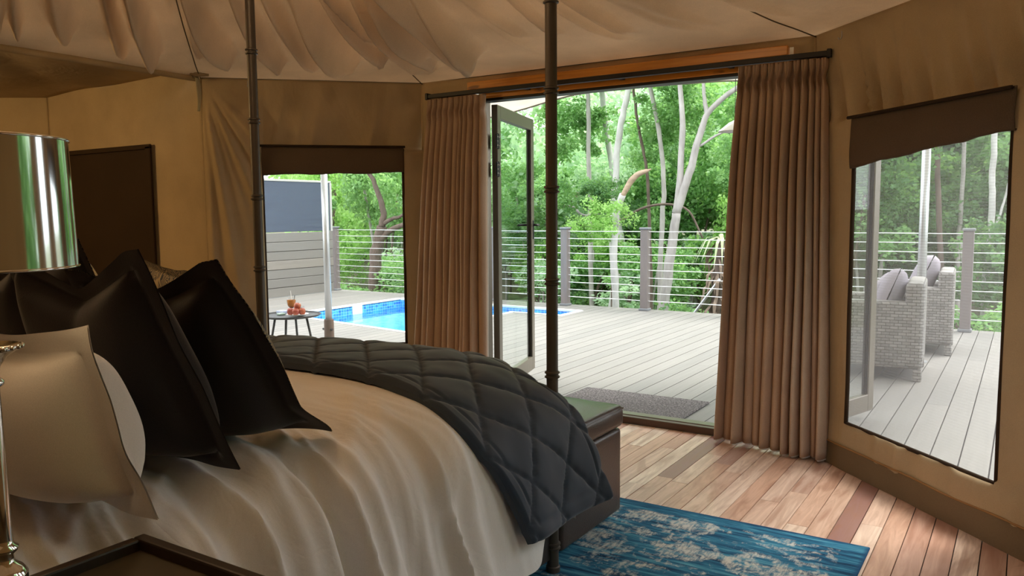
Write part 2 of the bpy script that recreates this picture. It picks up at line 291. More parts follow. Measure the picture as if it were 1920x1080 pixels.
# ---------------------------------------------------------------- builders
class MB:
    def __init__(s): s.v = []; s.f = []; s.m = []; s.mi = 0
    def add(s, vs, fs):
        o = len(s.v); s.v += [tuple(v) for v in vs]; s.f += [tuple(i+o for i in f) for f in fs]; s.m += [s.mi]*len(fs); return s
    def box(s, x0, x1, y0, y1, z0, z1):
        return s.add([(x, y, z) for z in (z0, z1) for y in (y0, y1) for x in (x0, x1)], [(0, 2, 3, 1), (4, 5, 7, 6), (0, 1, 5, 4), (2, 6, 7, 3), (0, 4, 6, 2), (1, 3, 7, 5)])
    def rbox(s, x0, x1, y0, y1, z0, z1, r=.01, seg=2, M=None):
        bm = bmesh.new(); bmesh.ops.create_cube(bm, size=1)
        for v in bm.verts: v.co = Vector(((x0+x1)/2+v.co.x*(x1-x0), (y0+y1)/2+v.co.y*(y1-y0), (z0+z1)/2+v.co.z*(z1-z0)))
        if r: bmesh.ops.bevel(bm, geom=bm.edges[:], offset=r, segments=seg, profile=.5, affect='EDGES')
        if M is not None: bm.transform(M)
        bm.verts.index_update(); s.add([v.co[:] for v in bm.verts], [[v.index for v in f.verts] for f in bm.faces]); bm.free(); return s
    def obox(s, a, b, t, z0, z1, r=0):           # upright slab from plan point a to b, thickness t
        a = Vector((a[0], a[1], 0)); b = Vector((b[0], b[1], 0)); d = (b-a); L = d.length; ang = math.atan2(d.y, d.x)
        return s.rbox(0, L, -t/2, t/2, z0, z1, r, 1, Matrix.Translation(a) @ Matrix.Rotation(ang, 4, 'Z'))
    def tube(s, pts, r, n=8, caps=True):
        pts = [Vector(p) for p in pts]; rs = r if isinstance(r, (list, tuple)) else [r]*len(pts); base = len(s.v); vs = []; fs = []
        up = None
        for i, p in enumerate(pts):
            t = (pts[min(i+1, len(pts)-1)] - pts[max(i-1, 0)]).normalized()
            if up is None: up = Vector((0, 0, 1)) if abs(t.z) < .9 else Vector((1, 0, 0))
            a = t.cross(up).normalized(); b = a.cross(t).normalized(); up = b
            for k in range(n): vs.append(p + (a*cos(2*pi*k/n) + b*sin(2*pi*k/n))*rs[i])
        for i in range(len(pts)-1):
            for k in range(n): fs.append((i*n+k, i*n+(k+1) % n, (i+1)*n+(k+1) % n, (i+1)*n+k))
        if caps: fs.append(tuple(range(n))[::-1]); fs.append(tuple((len(pts)-1)*n+k for k in range(n)))
        return s.add(vs, fs)
    def lathe(s, prof, c, n=24, closed=False):
        vs = []; fs = []
        for (r, z) in prof:
            for k in range(n): vs.append((c[0]+r*cos(2*pi*k/n), c[1]+r*sin(2*pi*k/n), c[2]+z))
        for i in range(len(prof)-1):
            for k in range(n): fs.append((i*n+k, i*n+(k+1) % n, (i+1)*n+(k+1) % n, (i+1)*n+k))
        return s.add(vs, fs)
    def grid(s, fn, us, vs_, keep=None):
        nu, nv = len(us), len(vs_); P = [fn(u, v) for v in vs_ for u in us]; fs = []
        for j in range(nv-1):
            for i in range(nu-1):
                if keep and not keep((us[i]+us[i+1])/2, (vs_[j]+vs_[j+1])/2): continue
                fs.append((j*nu+i, j*nu+i+1, (j+1)*nu+i+1, (j+1)*nu+i))
        return s.add(P, fs)
    def build(s, name, mats, parent=None, smooth=False, loc=None, thick=0):
        if parent is not None and loc is None: org = ORG.get(parent.name, Vector((0, 0, 0)))
        else: org = Vector(loc) if loc is not None else Vector((0, 0, 0))
        me = bpy.data.meshes.new(name); me.from_pydata([(v[0]-org.x, v[1]-org.y, v[2]-org.z) for v in s.v], [], s.f)
        mats = mats if isinstance(mats, (list, tuple)) else [mats]
        for m in mats: me.materials.append(m)
        if len(mats) > 1: me.polygons.foreach_set('material_index', s.m)
        if smooth is True: me.polygons.foreach_set('use_smooth', [True]*len(me.polygons))
        elif smooth: me.polygons.foreach_set('use_smooth', [True]*len(me.polygons)); me.set_sharp_from_angle(angle=radians(smooth))
        me.validate(); me.update()
        o = bpy.data.objects.new(name, me); C.objects.link(o)
        if parent is not None: o.parent = parent
        else: o.location = org
        ORG[o.name] = org
        if thick:
            so = o.modifiers.new('cloth_thickness', 'SOLIDIFY'); so.thickness = thick; so.offset = 0
        return o
ORG = {}
def tag(o, label=None, cat=None, group=None, kind=None):
    for k, v in (('label', label), ('category', cat), ('group', group), ('kind', kind)):
        if v: o[k] = v
    return o
def thing(name, label, cat, loc, group=None):
    o = bpy.data.objects.new(name, None); o.location = loc; o.empty_display_size = .1; C.objects.link(o); ORG[o.name] = Vector(loc)
    return tag(o, label, cat, group)
def struct(name, loc=(0, 0, 0)):
    o = bpy.data.objects.new(name, None); o.location = loc; C.objects.link(o); ORG[o.name] = Vector(loc); o['kind'] = 'structure'; return o
def lin(a, b, n): return [a+(b-a)*i/(n-1) for i in range(n)]
def nz(x, y, z=0): return noise.noise(Vector((x, y, z)))
def sst(a, b, x):
    t = max(0, min(1, (x-a)/(b-a))); return t*t*(3-2*t)
def cat_path(pts, n):
    P = [Vector(p) for p in pts]; P = [P[0]*2-P[1]] + P + [P[-1]*2-P[-2]]; out = []
    for i in range(1, len(P)-2):
        for k in range(n):
            t = k/n; a, b, c, d = P[i-1], P[i], P[i+1], P[i+2]
            out.append(.5*((2*b)+(c-a)*t+(2*a-5*b+4*c-d)*t*t+(3*b-a-3*c+d)*t**3))
    return out + [P[-2]]

# ================================================================ THE SETTING
P_RC, P_DR, P_DL, P_LC = (.20, 3.53), (-1.03, 4.76), (-3.83, 4.76), (-4.93, 3.66)     # tent plan, right corner ... left corner
EAVE = 2.35
# ---------------- timber floor
def floor_top(x):
    return min(4.745, 3.715-x, 8.57+x if x < -3.8 else 9)
fl = MB().add([(.2, -2.2, -.012), (.2, 3.51, -.012), (-1.04, 4.75, -.012), (-3.83, 4.75, -.012), (-4.93, 3.65, -.012), (-7.7, 3.65, -.012), (-7.7, -2.2, -.012)], [tuple(range(7))])
fl.add([(v[0], v[1], -.12) for v in fl.v[:7]], [tuple(range(7))[::-1]])
floor = tag(fl.build('floor', BEDB), kind='structure')
PW = .0925; rr = random.Random(11); npl = 0
for i in range(44):
    x0 = -3.80 + i*PW; x1 = x0+PW-.0042
    if x1 > .19: break
    ta, tb = floor_top(x0), floor_top(x1); y = max(ta, tb); first = True; lastlen = rr.uniform(.35, 1.5)
    while y > 1.0 and npl < 296:
        L = lastlen; lastlen = rr.choice([.55, .9, 1.2, 1.5, 1.9]); y2 = max(y-L, .9)
        dz = rr.uniform(-.0008, .0008)
        if first and y2 > min(ta, tb)-.05: y2 = min(ta, tb)-.3
        q0, q1 = (ta, tb) if first else (y, y)
        MB().add([(x0, y2+.0012, -.012), (x1, y2+.0012, -.012), (x0, q0, -.012), (x1, q1, -.012), (x0, y2+.0012, dz), (x1, y2+.0012, dz), (x0, q0, dz), (x1, q1, dz)], [(0, 2, 3, 1), (4, 5, 7, 6), (0, 1, 5, 4), (2, 6, 7, 3), (0, 4, 6, 2), (1, 3, 7, 5)]).build('plank', PLANK, floor); y = y2; npl += 1; first = False
# ---------------- terrace deck of composite boards, cut around the pool
POOL = [(-8.75, 8.15), (-8.50, 7.72), (-6.15, 7.30), (-6.15, 9.50), (-5.36, 9.50), (-5.36, 10.10), (-8.75, 10.19)]
def fence_y(x): return 10.50 + (-.55-x)*.026
def pool_span(x):
    ys = []
    for i in range(len(POOL)):
        a, b = POOL[i], POOL[(i+1) % len(POOL)]
        if (a[0]-x)*(b[0]-x) < 0: ys.append(a[1]+(b[1]-a[1])*(x-a[0])/(b[0]-a[0]))
    return (min(ys), max(ys)) if len(ys) >= 2 else None
def tent_y(x):
    if x > -1.03: return max(3.80-x, -1)
    if x > -3.83: return 4.80
    if x > -4.93: return 8.66+x
    return 3.76
dk = MB(); DZ = -.02
dk.add([(-14, 11.1, -.06), (2.6, 10.65, -.06), (2.6, 10.65, -.24), (-14, 11.1, -.24)], [(0, 1, 2, 3)])
deck = tag(dk.build('terrace_deck', RAILP), kind='structure')
gap_shade = MB(); BP = .1498; rr = random.Random(3); x0 = -13.4-.004
xs0 = -.614*1.40 - BP*84
for i in range(106):
    xa = xs0+i*BP; xb = xa+BP-.0075
    if xa > 2.5: break
    yb = max(tent_y(xa), tent_y(xb)); yt = fence_y((xa+xb)/2)+.16; ps = pool_span((xa+xb)/2)
    segs = [(yb, yt)] if not ps else [(yb, ps[0]-.05), (ps[1]+.05, yt)]
    for (a, b) in segs:
        cuts = [a, b]
        if b-a > 5: cuts = [a, a+rr.uniform(1.8, b-a-1.5), b]
        for k in range(len(cuts)-1):
            gap_shade.box(xa-.003, xb+.008, cuts[k]-.02, cuts[k+1]+.02, DZ-.05, DZ-.026)
            MB().box(xa, xb, cuts[k]+.001, cuts[k+1]-.001, DZ-.024, DZ).build('deck_board', DECK, deck)
o = gap_shade.build('under_deck_gap_shade', BEDB, deck); o['kind'] = 'stuff'  # dark sheet under the boards, stands in for shade in the gaps
# ---------------- pool
pool = struct('pool', (-7.4, 9, -.02))
n = len(POOL); t = MB()
for (za, zb, nm, mt) in ((-.035, -.26, 'mosaic_band', MOSAIC), (-.26, -1.25, 'basin_wall', PLASTER)):
    q = MB()
    for i in range(n):
        a, b = POOL[i], POOL[(i+1) % n]; q.add([(a[0], a[1], za), (b[0], b[1], za), (b[0], b[1], zb), (a[0], a[1], zb)], [(0, 1, 2, 3)])
    q.build(nm, mt, pool)
MB().add([(a[0], a[1], -1.25) for a in POOL], [tuple(range(n))]).build('basin_floor', PLASTER, pool)
MB().add([(a[0], a[1], -.155) for a in POOL], [tuple(range(n))]).build('water_surface', WATER, pool)
for i in range(n):
    a, b = Vector(POOL[i]), Vector(POOL[(i+1) % n]); d = (b-a).normalized(); nn = Vector((-d.y, d.x))
    if nn.dot(a-Vector((-7.2, 8.9))) < 0: nn = -nn
    MB().add([(p.x, p.y, z) for z in (-.045, -.012) for p in (a, b, b+nn*.075+d*.03, a+nn*.075-d*.03)], [(0, 3, 2, 1), (4, 5, 6, 7), (0, 1, 5, 4), (1, 2, 6, 5), (2, 3, 7, 6), (3, 0, 4, 7)]).build('coping_strip', COPING, pool)
MB().rbox(-8.76, -8.735, 9.05, 9.27, -.17, -.01, .01, 1).build('skimmer', CHINA, pool)

# ---------------- canvas walls
def wall(name, p0, p1, holes, disp, z0=0.0, z1=EAVE, nu=70, nz_=60, m=CANVAS, nrm=None):
    p0 = Vector(p0); p1 = Vector(p1); L = (p1-p0).length; d = (p1-p0)/L; nn = Vector(nrm) if nrm else Vector((-d.y, d.x))
    ub = sorted(set([0, L] + [v for h in holes for v in h[:2]])); zb = sorted(set([z0, z1] + [v for h in holes for v in h[2:]]))
    us = []; zs = []
    for i in range(len(ub)-1): us += lin(ub[i], ub[i+1], max(2, int(nu*(ub[i+1]-ub[i])/L)+1))[:-1]
    us.append(L)
    for i in range(len(zb)-1): zs += lin(zb[i], zb[i+1], max(2, int(nz_*(zb[i+1]-zb[i])/(z1-z0))+1))[:-1]
    zs.append(z1)
    keep = (lambda u, z: not any(h[0] < u < h[1] and h[2] < z < h[3] for h in holes))
    def fn(u, z):
        q = p0+d*u; o = disp(u, z, L) if disp else 0
        return (q.x+nn.x*o, q.y+nn.y*o, z)
    return tag(MB().grid(fn, us, zs, keep).build(name, m, smooth=True, thick=.004), kind='structure')
def ridges(x, seed): return 1-abs(nz(x, seed*7.3))*2.2
# door wall: two strips beside the opening and the part above it
def d_door(u, z, L): return .006*nz(u*2, z*1.5, 4)
wall('wall_front', P_DR, P_DL, [(.12, 2.32, 0, 2.30)], d_door)
# right chamfer wall with its window: gathered folds above the window and below it
WR0, WR1 = .39, 1.395
def d_right(u, z, L):
    o = .004*nz(u*3, z*3)
    if z > 1.85:
        k = (z-1.85)/.5; o += .10*(1-k)**1.5*(ridges(u*11+k*1.2, 2)-1)*sst(0, .06, z-1.85+.03)*.9
        o += .020*nz(u*6+k*.9, 3)*(1-k)*sst(0, .3, k+.15)
    if z < .26:
        o += .02*sst(.30, .12, z) if z > .12 else .02-.008*sst(.12, 0, z)
        o += .022*ridges(u*9, 5)*sst(.06, .22, z)*sst(.30, .20, z)*sst(.3, .9, u)
        if z < .12: o += .006*nz(u*5, z*6)
    return o
wall('wall_right', (P_DR[0]-.02, P_DR[1]+.02), P_RC, [(WR0, WR1, .245, 1.845)], d_right, nu=130, nz_=110, nrm=(-.7071, -.7071))
# left chamfer wall: folds fan out from the tied corner
WL0, WL1 = .155, 1.165
def d_left(u, z, L):
    r = Vector((L-u, EAVE-z)); a = math.atan2(r.x, max(r.y, 1e-4)); rad = r.length
    o = .004*nz(u*3, z*3, 2)
    o += .13*sst(.03, .5, rad)*sst(1.3, .55, a)*(ridges(a*5.2+.3+rad*.12, 3)-.2)*sst(2.6, .9, rad)
    if u < WL1+.06: o *= .15+.85*sst(WL1-.02, WL1+.06, u)
    if z > 1.86 and u < WL1: o += .036*(1-(z-1.86)/.49)*(ridges(u*4.2+(z-1.86)*.9, 8)-1)
    if u > L-.05: o *= max(0, (L-u)/.05)
    return o
wall('wall_left', P_DL, P_LC, [(WL0, WL1, .40, 1.865)], d_left, nu=130, nz_=110, nrm=(.7071, -.7071))
def d_soft(u, z, L): return .008*nz(u*2.5, z*.7, 9)
wall('wall_bathroom', P_LC, (-6.95, 3.66), [], d_soft, z1=2.42, nrm=(0, -1))
wall('wall_bathroom_corner', (-6.95, 3.66), (-7.7, 2.9), [], d_soft, z1=2.42, nrm=(.7, -.7))
wall('wall_bathroom_end', (-7.7, 2.9), (-7.7, -2.2), [], d_soft, z1=2.42, nrm=(1, 0))
# side and rear canvas behind the viewpoint, with the big mesh windows of a safari tent left rolled up
wall('wall_side', P_RC, (.20, -2.2), [(.5, 1.15, .45, 1.9), (1.7, 2.3, .45, 1.9)], d_soft, nrm=(-1, 0))
wall('wall_rear', (.20, -2.2), (-7.7, -2.2), [], d_soft, nrm=(0, 1))
def seam(name, pts, r, m=SEAM, n=6): return tag(MB().tube(pts, r, n).build(name, m, smooth=True), kind='structure')

for nm, (x, y) in (('trim_11', (-1.035, 4.765)), ('trim_12', (-3.835, 4.765)), ('trim_13', (-4.935, 3.665)), ('trim_14', (.195, 3.525))):
    tag(MB().tube([(x, y, -.005), (x, y, EAVE)], .012, 8).build(nm, CANVAS, smooth=True), kind='structure')
# ---------------- ceiling: sagging canvas hips up to one apex
APEX = Vector((-2.4, 1.4)); RISE = 1.25
eave = [Vector(p) for p in (P_RC, P_DR, P_DL, P_LC, (-4.93, -2.2), (.20, -2.2))]
def ceil_z(s): return EAVE + RISE*(.26*s+.74*s*s)
cum = [0]
for i in range(6): cum.append(cum[-1]+(eave[(i+1) % 6]-eave[i]).length)
def eave_at(t):
    t %= cum[6]
    for i in range(6):
        if t <= cum[i+1]: k = (t-cum[i])/(cum[i+1]-cum[i]); return eave[i].lerp(eave[(i+1) % 6], k), i, k
rf = random.Random(17); FOLDS = []
def add_folds(t0, t1, n, dmin, dmax, smin, smax):
    for i in range(n):
        t = t0+(t1-t0)*(i+rf.uniform(.15, .85))/n
        FOLDS.append((t, rf.uniform(.1, .9), rf.uniform(.030, .075), rf.uniform(dmin, dmax), rf.uniform(smin, smax), rf.uniform(.25, .5)))
add_folds(cum[1]+1.75, cum[2]-.05, 8, .06, .12, .06, .17)      # the pool end of the door panel
add_folds(cum[1]+.1, cum[1]+1.7, 7, .02, .045, .05, .18)
add_folds(cum[2]+.1, cum[3]-.08, 9, .055, .11, .06, .16)
add_folds(cum[3]+.08, cum[3]+2.6, 13, .06, .12, .05, .15)
add_folds(cum[0]+.3, cum[1]-.1, 6, .02, .05, .04, .16)
def ceil_pt(t, s):
    e, i, k = eave_at(t); p = e.lerp(APEX, s); z = ceil_z(s)
    edge = 4*k*(1-k)                                    # 0 on a hip seam, 1 mid panel
    z -= .05*edge*sst(0, .25, s)*(1-s)                  # each panel sags between its seams
    x = t*1.0
    for (t0, sl, w_, dp, s0, s1) in FOLDS:              # pulled folds: pointed near the eave, running up the slope
        dx = t-(t0+sl*s)
        ww = w_*(.35+.65*sst(s0, s0+.14, s))
        if abs(dx) < 3*ww and s > s0:
            z -= 1.5*dp*min(1, (ceil_z(s)-EAVE+.004)/.11)*math.exp(-(dx/ww)**2)*sst(s0, s0+.07, s)*(1-sst(s1, s1+.2, s))*sst(0, .04, k)*sst(1, .96, k)
    z += .012*nz((t+.9*s)*2.6, s*1.4, 1.5)*sst(.03, .2, s)*sst(0, .06, k)*sst(1, .94, k)
    z += .010*nz(t*2, s*9, 2)*sst(.0, .1, s)
    return (p.x, p.y, z)
ts = lin(0, cum[4]-2.6, 620)+lin(cum[4]-2.55, cum[6], 50); ss = [.0, .01, .02, .035] + lin(.05, .62, 84) + [.7, .8, .9, .97]
tag(MB().grid(ceil_pt, ts, ss).build('ceiling', CEILC, smooth=True, thick=.004), kind='structure')
for i, nm in ((1, 'trim_1'), (2, 'trim_2'), (3, 'trim_3')):
    pts = []
    for s in lin(0, .6, 40):
        q = ceil_pt(cum[i]+1e-6, s); pts.append((q[0], q[1], q[2]-.010))
    seam(nm, pts, .0035)
seam('trim_4', [(*eave_at(cum[1]+(cum[3]-cum[1])*k)[0], EAVE-.002) for k in lin(0, 1, 40)], .0035)
# hem of the roof over the bathroom opening, and the bathroom ceiling beyond it
tag(MB().grid(lambda y, q: (-4.93+(.0, .02, .02, 0)[int(q)]+.012*sin(y*3), y, EAVE+.004+.035*(3.66-y)/2 - (.0, .01, .045, .05)[int(q)]+.012*sin(y*2.1)), lin(-2.2, 3.64, 60), [0, 1, 2, 3]).build('trim_5', CANVAS, smooth=True), kind='structure')
def bath_ceil(u, v):
    x = -4.93-2.77*u; y = 3.66-5.86*v
    z = 2.40-.05*sst(.5, 1, u) + .02*sst(0, .2, v)*0 - .06*sin(pi*min(1, u*1.0))*sst(0, .15, v)*.5
    z += .035*max(0, .4-abs(nz(u*3.0+v*5, v*2.5, 3))*2.2)*sst(.0, .08, v)
    return (x, y, z+.012*nz(u*4, v*5))
tag(MB().grid(bath_ceil, lin(0, 1, 60), lin(0, 1, 80)).build('ceiling_bathroom', CANVAS, smooth=True, thick=.003), kind='structure')
# fly sheet above everything, so that the roof is shaded outside
def fly(t, s):
    e, i, k = eave_at(t); c = Vector((-2.4, 1.4)); e2 = e+(e-c).normalized()*.12; p = e2.lerp(c, s); return (p.x, p.y, EAVE+.22+1.5*(.26*s+.74*s*s))
tag(MB().grid(fly, lin(0, cum[6], 60), lin(0, 1, 12)).build('roof_fly_sheet', AWN, smooth=True), kind='structure')
tag(MB().box(-7.9, -4.9, -2.3, 3.75, 2.52, 2.54).build('roof_bathroom', AWN), kind='structure')

# ---------------- windows in the canvas: mesh, dark binding, rolled-up flap
def window(name, p0, d, u0, u1, z0, z1, inw, screen, flap, zb0, zb1):
    W = struct(name, (p0[0]+d[0]*(u0+u1)/2, p0[1]+d[1]*(u0+u1)/2, z0))
    def P(u, z, o=0): return (p0[0]+d[0]*u+inw[0]*o, p0[1]+d[1]*u+inw[1]*o, z)
    def hang(u): return zb0+(zb1-zb0)*(u-u0)/(u1-u0)
    MB().grid(lambda u, z: P(u, z, -.012-.012*sin(pi*(z-z0)/(z1-z0))), lin(u0, u1, 12), lin(z0, z1, 12)).build('mesh_screen', screen, W, True)
    for nm, pts in (('side_binding', [P(u0, z, -.004+.004*nz(z*3, 1)) for z in lin(z0, z1, 16)]), ('side_binding', [P(u1, z, -.004+.004*nz(z*3, 2)) for z in lin(z0, z1, 16)]), ('sill_binding', [P(u, z0, -.004) for u in lin(u0, u1, 16)])):
        MB().tube(pts, .011, 8).build(nm, DARKFLAP, W, True)
    def fl_(u, q):
        zb = hang(u)+.016*nz(u*3.5, 3)+.003*nz(u*15, 5); zt = z1+.018
        k = q; z = zt+(zb-zt)*min(1, k*1.15) if k < .87 else zb+.012*(k-.87)/.13
        o = .012+.034*sin(pi*min(1, k*1.02))**.8*(.55+.45*k)*sst(-.02, .10, min(u-u0, u1-u)+.03)+.006*nz(u*4, k*3, 4)*k
        if k > .87: o -= .02*(k-.87)/.13
        return P(u, z, o)
    MB().grid(fl_, lin(u0-.004, u1+.022, 60), lin(0, 1, 22)).build('rolled_flap', flap, W, True, thick=.005)
    MB().tube([P(u, z1+.012, .030) for u in lin(u0-.015, u1+.015, 30)], .009, 6).build('flap_seam', DARKFLAP, W, True)
    return W
dR = ((P_RC[0]-P_DR[0])/1.7395, (P_RC[1]-P_DR[1])/1.7395)
dR = (.7071, -.7071); dL = (-.7071, -.7071)
window('window_1', P_DL, dL, WL0, WL1, .40, 1.865, (.7071, -.7071), SCREEN_L, FLAP, 1.69, 1.665)
window('window_2', (P_DR[0]-.02, P_DR[1]+.02), dR, WR0, WR1, .245, 1.845, (-.7071, -.7071), SCREEN_R, FLAP, 1.60, 1.685)
# closed dark window on the bathroom wall
W3 = struct('window_3', (-6.25, 3.64, 1.2))
MB().grid(lambda x, z: (x, 3.635-.006*nz(x*4, z*2), z), lin(-6.86, -5.52, 24), lin(.55, 1.90, 24)).build('closed_flap', DARKFLAP, W3, True, thick=.004)
MB().rbox(-5.56, -5.50, 3.615, 3.635, .55, 1.90, .004, 1).build('side_binding', DARKFLAP, W3)
MB().rbox(-6.88, -5.50, 3.615, 3.635, 1.88, 1.915, .004, 1).build('top_binding', DARKFLAP, W3)
# skirt seam cords on the right wall
seam('trim_6', [((P_DR[0]-.02)+dR[0]*u-.7071*(.028+.003*nz(u*4, 2)), P_DR[1]+.02+dR[1]*u-.7071*(.028+.003*nz(u*4, 2)), .125+.006*nz(u*3, 8)) for u in lin(.02, 1.72, 50)], .005, mat('orange_piping', (.32, .17, .06), .8))
q = MB().grid(lambda u, z: ((P_DR[0]-.02)+dR[0]*u-.7071*(.026+.012*(.12-z)/.12+.007*nz(u*5, z*5)), P_DR[1]+.02+dR[1]*u-.7071*(.026+.012*(.12-z)/.12+.007*nz(u*5, z*5)), z), lin(.0, 1.73, 80), lin(0, .122, 10))
tag(q.build('trim_7', SKIRT, smooth=True), kind='structure')

# ---------------- door frame, lintels, threshold
tag(MB().rbox(-3.38, -1.17, 4.70, 4.75, 2.250, 2.303, .004, 1).build('trim_8', PINE), kind='structure')
tag(MB().rbox(-3.30, -1.10, 4.76, 4.86, 2.190, 2.228, .003, 1).build('trim_9', PINE), kind='structure')
fr = struct('door_frame', (-2.2, 4.81, 0))
MB().rbox(-3.30, -1.10, 4.750, 4.775, 2.226, 2.236, .002, 1).build('track_strip', ALUL, fr)
MB().rbox(-3.30, -1.10, 4.765, 4.87, 2.172, 2.190, .003, 1).build('head_rail', BLACKM, fr)
MB().rbox(-3.34, -3.295, 4.76, 4.87, -.01, 2.21, .003, 1).build('jamb', ALU, fr)
MB().rbox(-1.12, -1.075, 4.76, 4.87, -.01, 2.21, .003, 1).build('jamb', ALU, fr)
MB().rbox(-3.34, -1.08, 4.745, 4.84, 0.0, .045, .004, 1).build('threshold', mat('bronze_threshold', (.10, .062, .045), .4, .4), fr)
MB().rbox(-3.34, -1.08, 4.79, 4.87, .010, .050, .004, 1).build('threshold_sill', ALU, fr)
# ---------------- the folded glass door leaves
def leaf(name, a, b, z0, z1, handle):
    D = struct(name, (a[0], a[1], z0)); va, vb = Vector(a), Vector(b); d = (vb-va).normalized(); L = (vb-va).length; ang = math.atan2(d.y, d.x)
    M = Matrix.Translation((a[0], a[1], 0)) @ Matrix.Rotation(ang, 4, 'Z'); sw = .075; th = .048
    for x in (0, L-sw): MB().rbox(x, x+sw, -th/2, th/2, z0, z1, .004, 1, M).build('stile', ALU, D)
    MB().rbox(sw-.002, L-sw+.002, -th/2, th/2, z1-.095, z1, .004, 1, M).build('top_rail', ALU, D)
    MB().rbox(sw-.002, L-sw+.002, -th/2, th/2, z0, z0+.115, .004, 1, M).build('bottom_rail', ALU, D)
    MB().rbox(sw-.005, L-sw+.005, -.004, .004, z0+.11, z1-.09, 0, 1, M).build('glass_pane', GLASS, D)
    for s in (-1, 1):
        g = MB()
        for x in (sw, L-sw-.008): g.rbox(x, x+.008, s*.004-.003, s*.004+.012*s+.003, z0+.11, z1-.09, 0, 1, M)
        g.build('glazing_bead', BLACKM, D)
    if handle:
        h = MB(); h.rbox(L-.05, L-.02, -th/2-.006, th/2+.006, 1.16, 1.32, .004, 1, M)
        h.build('handle_plate', BLACKM, D)
        h = MB()
        for s in (-1, 1):
            h.tube([M @ Vector((L-.035, s*th/2, 1.28)), M @ Vector((L-.035, s*(th/2+.05), 1.28)), M @ Vector((L-.14, s*(th/2+.055), 1.28))], .009, 8)
        h.build('lever_handle', BLACKM, D, True)
    return D, M
D1, M1 = leaf('door_1', (-3.285, 4.905), (-3.565, 5.875), .04, 2.165, True)
for z in (1.90, 1.70):
    hb = MB().rbox(-.052, .02, -.034, -.024, z-.05, z+.05, .002, 1, M1); hb.tube([M1 @ Vector((-.012, -.03, z-.055)), M1 @ Vector((-.012, -.03, z+.055))], .008, 8)
    h = hb.build('hinge', BLACKM, D1)
    sc = MB()
    for (x, dz) in ((-.042, -.03), (-.042, 0), (-.042, .03), (.012, -.04), (.0, -.03), (.012, .04), (.0, .03)):
        p = M1 @ Vector((x, -.036, z+dz)); sc.lathe([(0, .004), (.004, .003), (.0055, 0), (.004, -.003), (0, -.004)], p, 8)
    sc.build('hinge_screw', CHINA, h, True)['kind'] = 'stuff'
D2, M2 = leaf('door_2', (-1.13, 4.905), (-.845, 5.79), .04, 2.165, False)

# ---------------- awning over the terrace, on two poles
PL = (-6.57, 6.42); PR = (-.795, 8.2)
AWE = [(-8.0, 6.4, 1.95), (-6.57, 6.42, 2.24), (-5.2, 6.3, 2.26), (-4.3, 6.3, 2.275), (-3.93, 6.3, 2.32), (-3.56, 6.3, 2.385), (-3.26, 6.3, 2.415), (-2.78, 6.35, 2.425), (-2.36, 6.45, 2.435), (-1.95, 6.6, 2.435), (-1.3, 7.3, 2.44), (-.795, 8.2, 2.42), (.4, 8.3, 2.3)]
AWP = cat_path(AWE, 6)
def awn(u, v):
    i = min(len(AWP)-1, int(round(u*(len(AWP)-1)))); e = AWP[i]; x0 = -4.6+u*4.6
    y0 = 4.90 if -3.83 < x0 < -1.03 else (4.90+(x0+3.83) if x0 <= -3.83 else 4.90-(x0+1.03))
    p = Vector((x0, y0, 2.445)).lerp(e, v); p.z += .05*sin(pi*v)*(1 if v < 1 else 0)
    return (p.x, p.y, p.z)
tag(MB().grid(awn, lin(0, 1, len(AWP)), lin(0, 1, 14)).build('roof_awning', AWN, smooth=True, thick=.004), kind='structure')
tag(MB().tube(AWP, .012, 6).build('roof_awning_hem', mat('awning_hem', (.30, .28, .235), .9), smooth=True), kind='structure')
tag(MB().rbox(-3.4, -1.0, 4.87, 4.92, 2.20, 2.42, .003, 1).build('trim_10', SKIRT), kind='structure')

# ---------------- ground beyond the deck
def ground_z(x, y):
    return -1.75+.9*sst(14, 26, y)+.09*max(0, y-22)+.25*nz(x*.25, y*.25)+.06*nz(x, y)
tag(MB().grid(lambda x, y: (x, y, ground_z(x, y)), lin(-60, 40, 90), [-30, -10, -4] + lin(0, 60, 60)).build('ground', GROUND, smooth=True), kind='structure')

# ================================================================ THINGS INDOORS
# ---------------- rug
RX0, RX1, RY0, RY1 = -4.05, -.483, 1.05, 3.445
RUG = rug_mat((RX0+RX1)/2, (RY0+RY1)/2, (RX1-RX0)/2, (RY1-RY0)/2)
rug = MB().rbox(RX0, RX1, RY0, RY1, .001, .010, .003, 1).build('rug', RUG, loc=((RX0+RX1)/2, (RY0+RY1)/2, 0))
tag(rug, 'distressed blue and cream floral rug on the timber floor', 'rug')

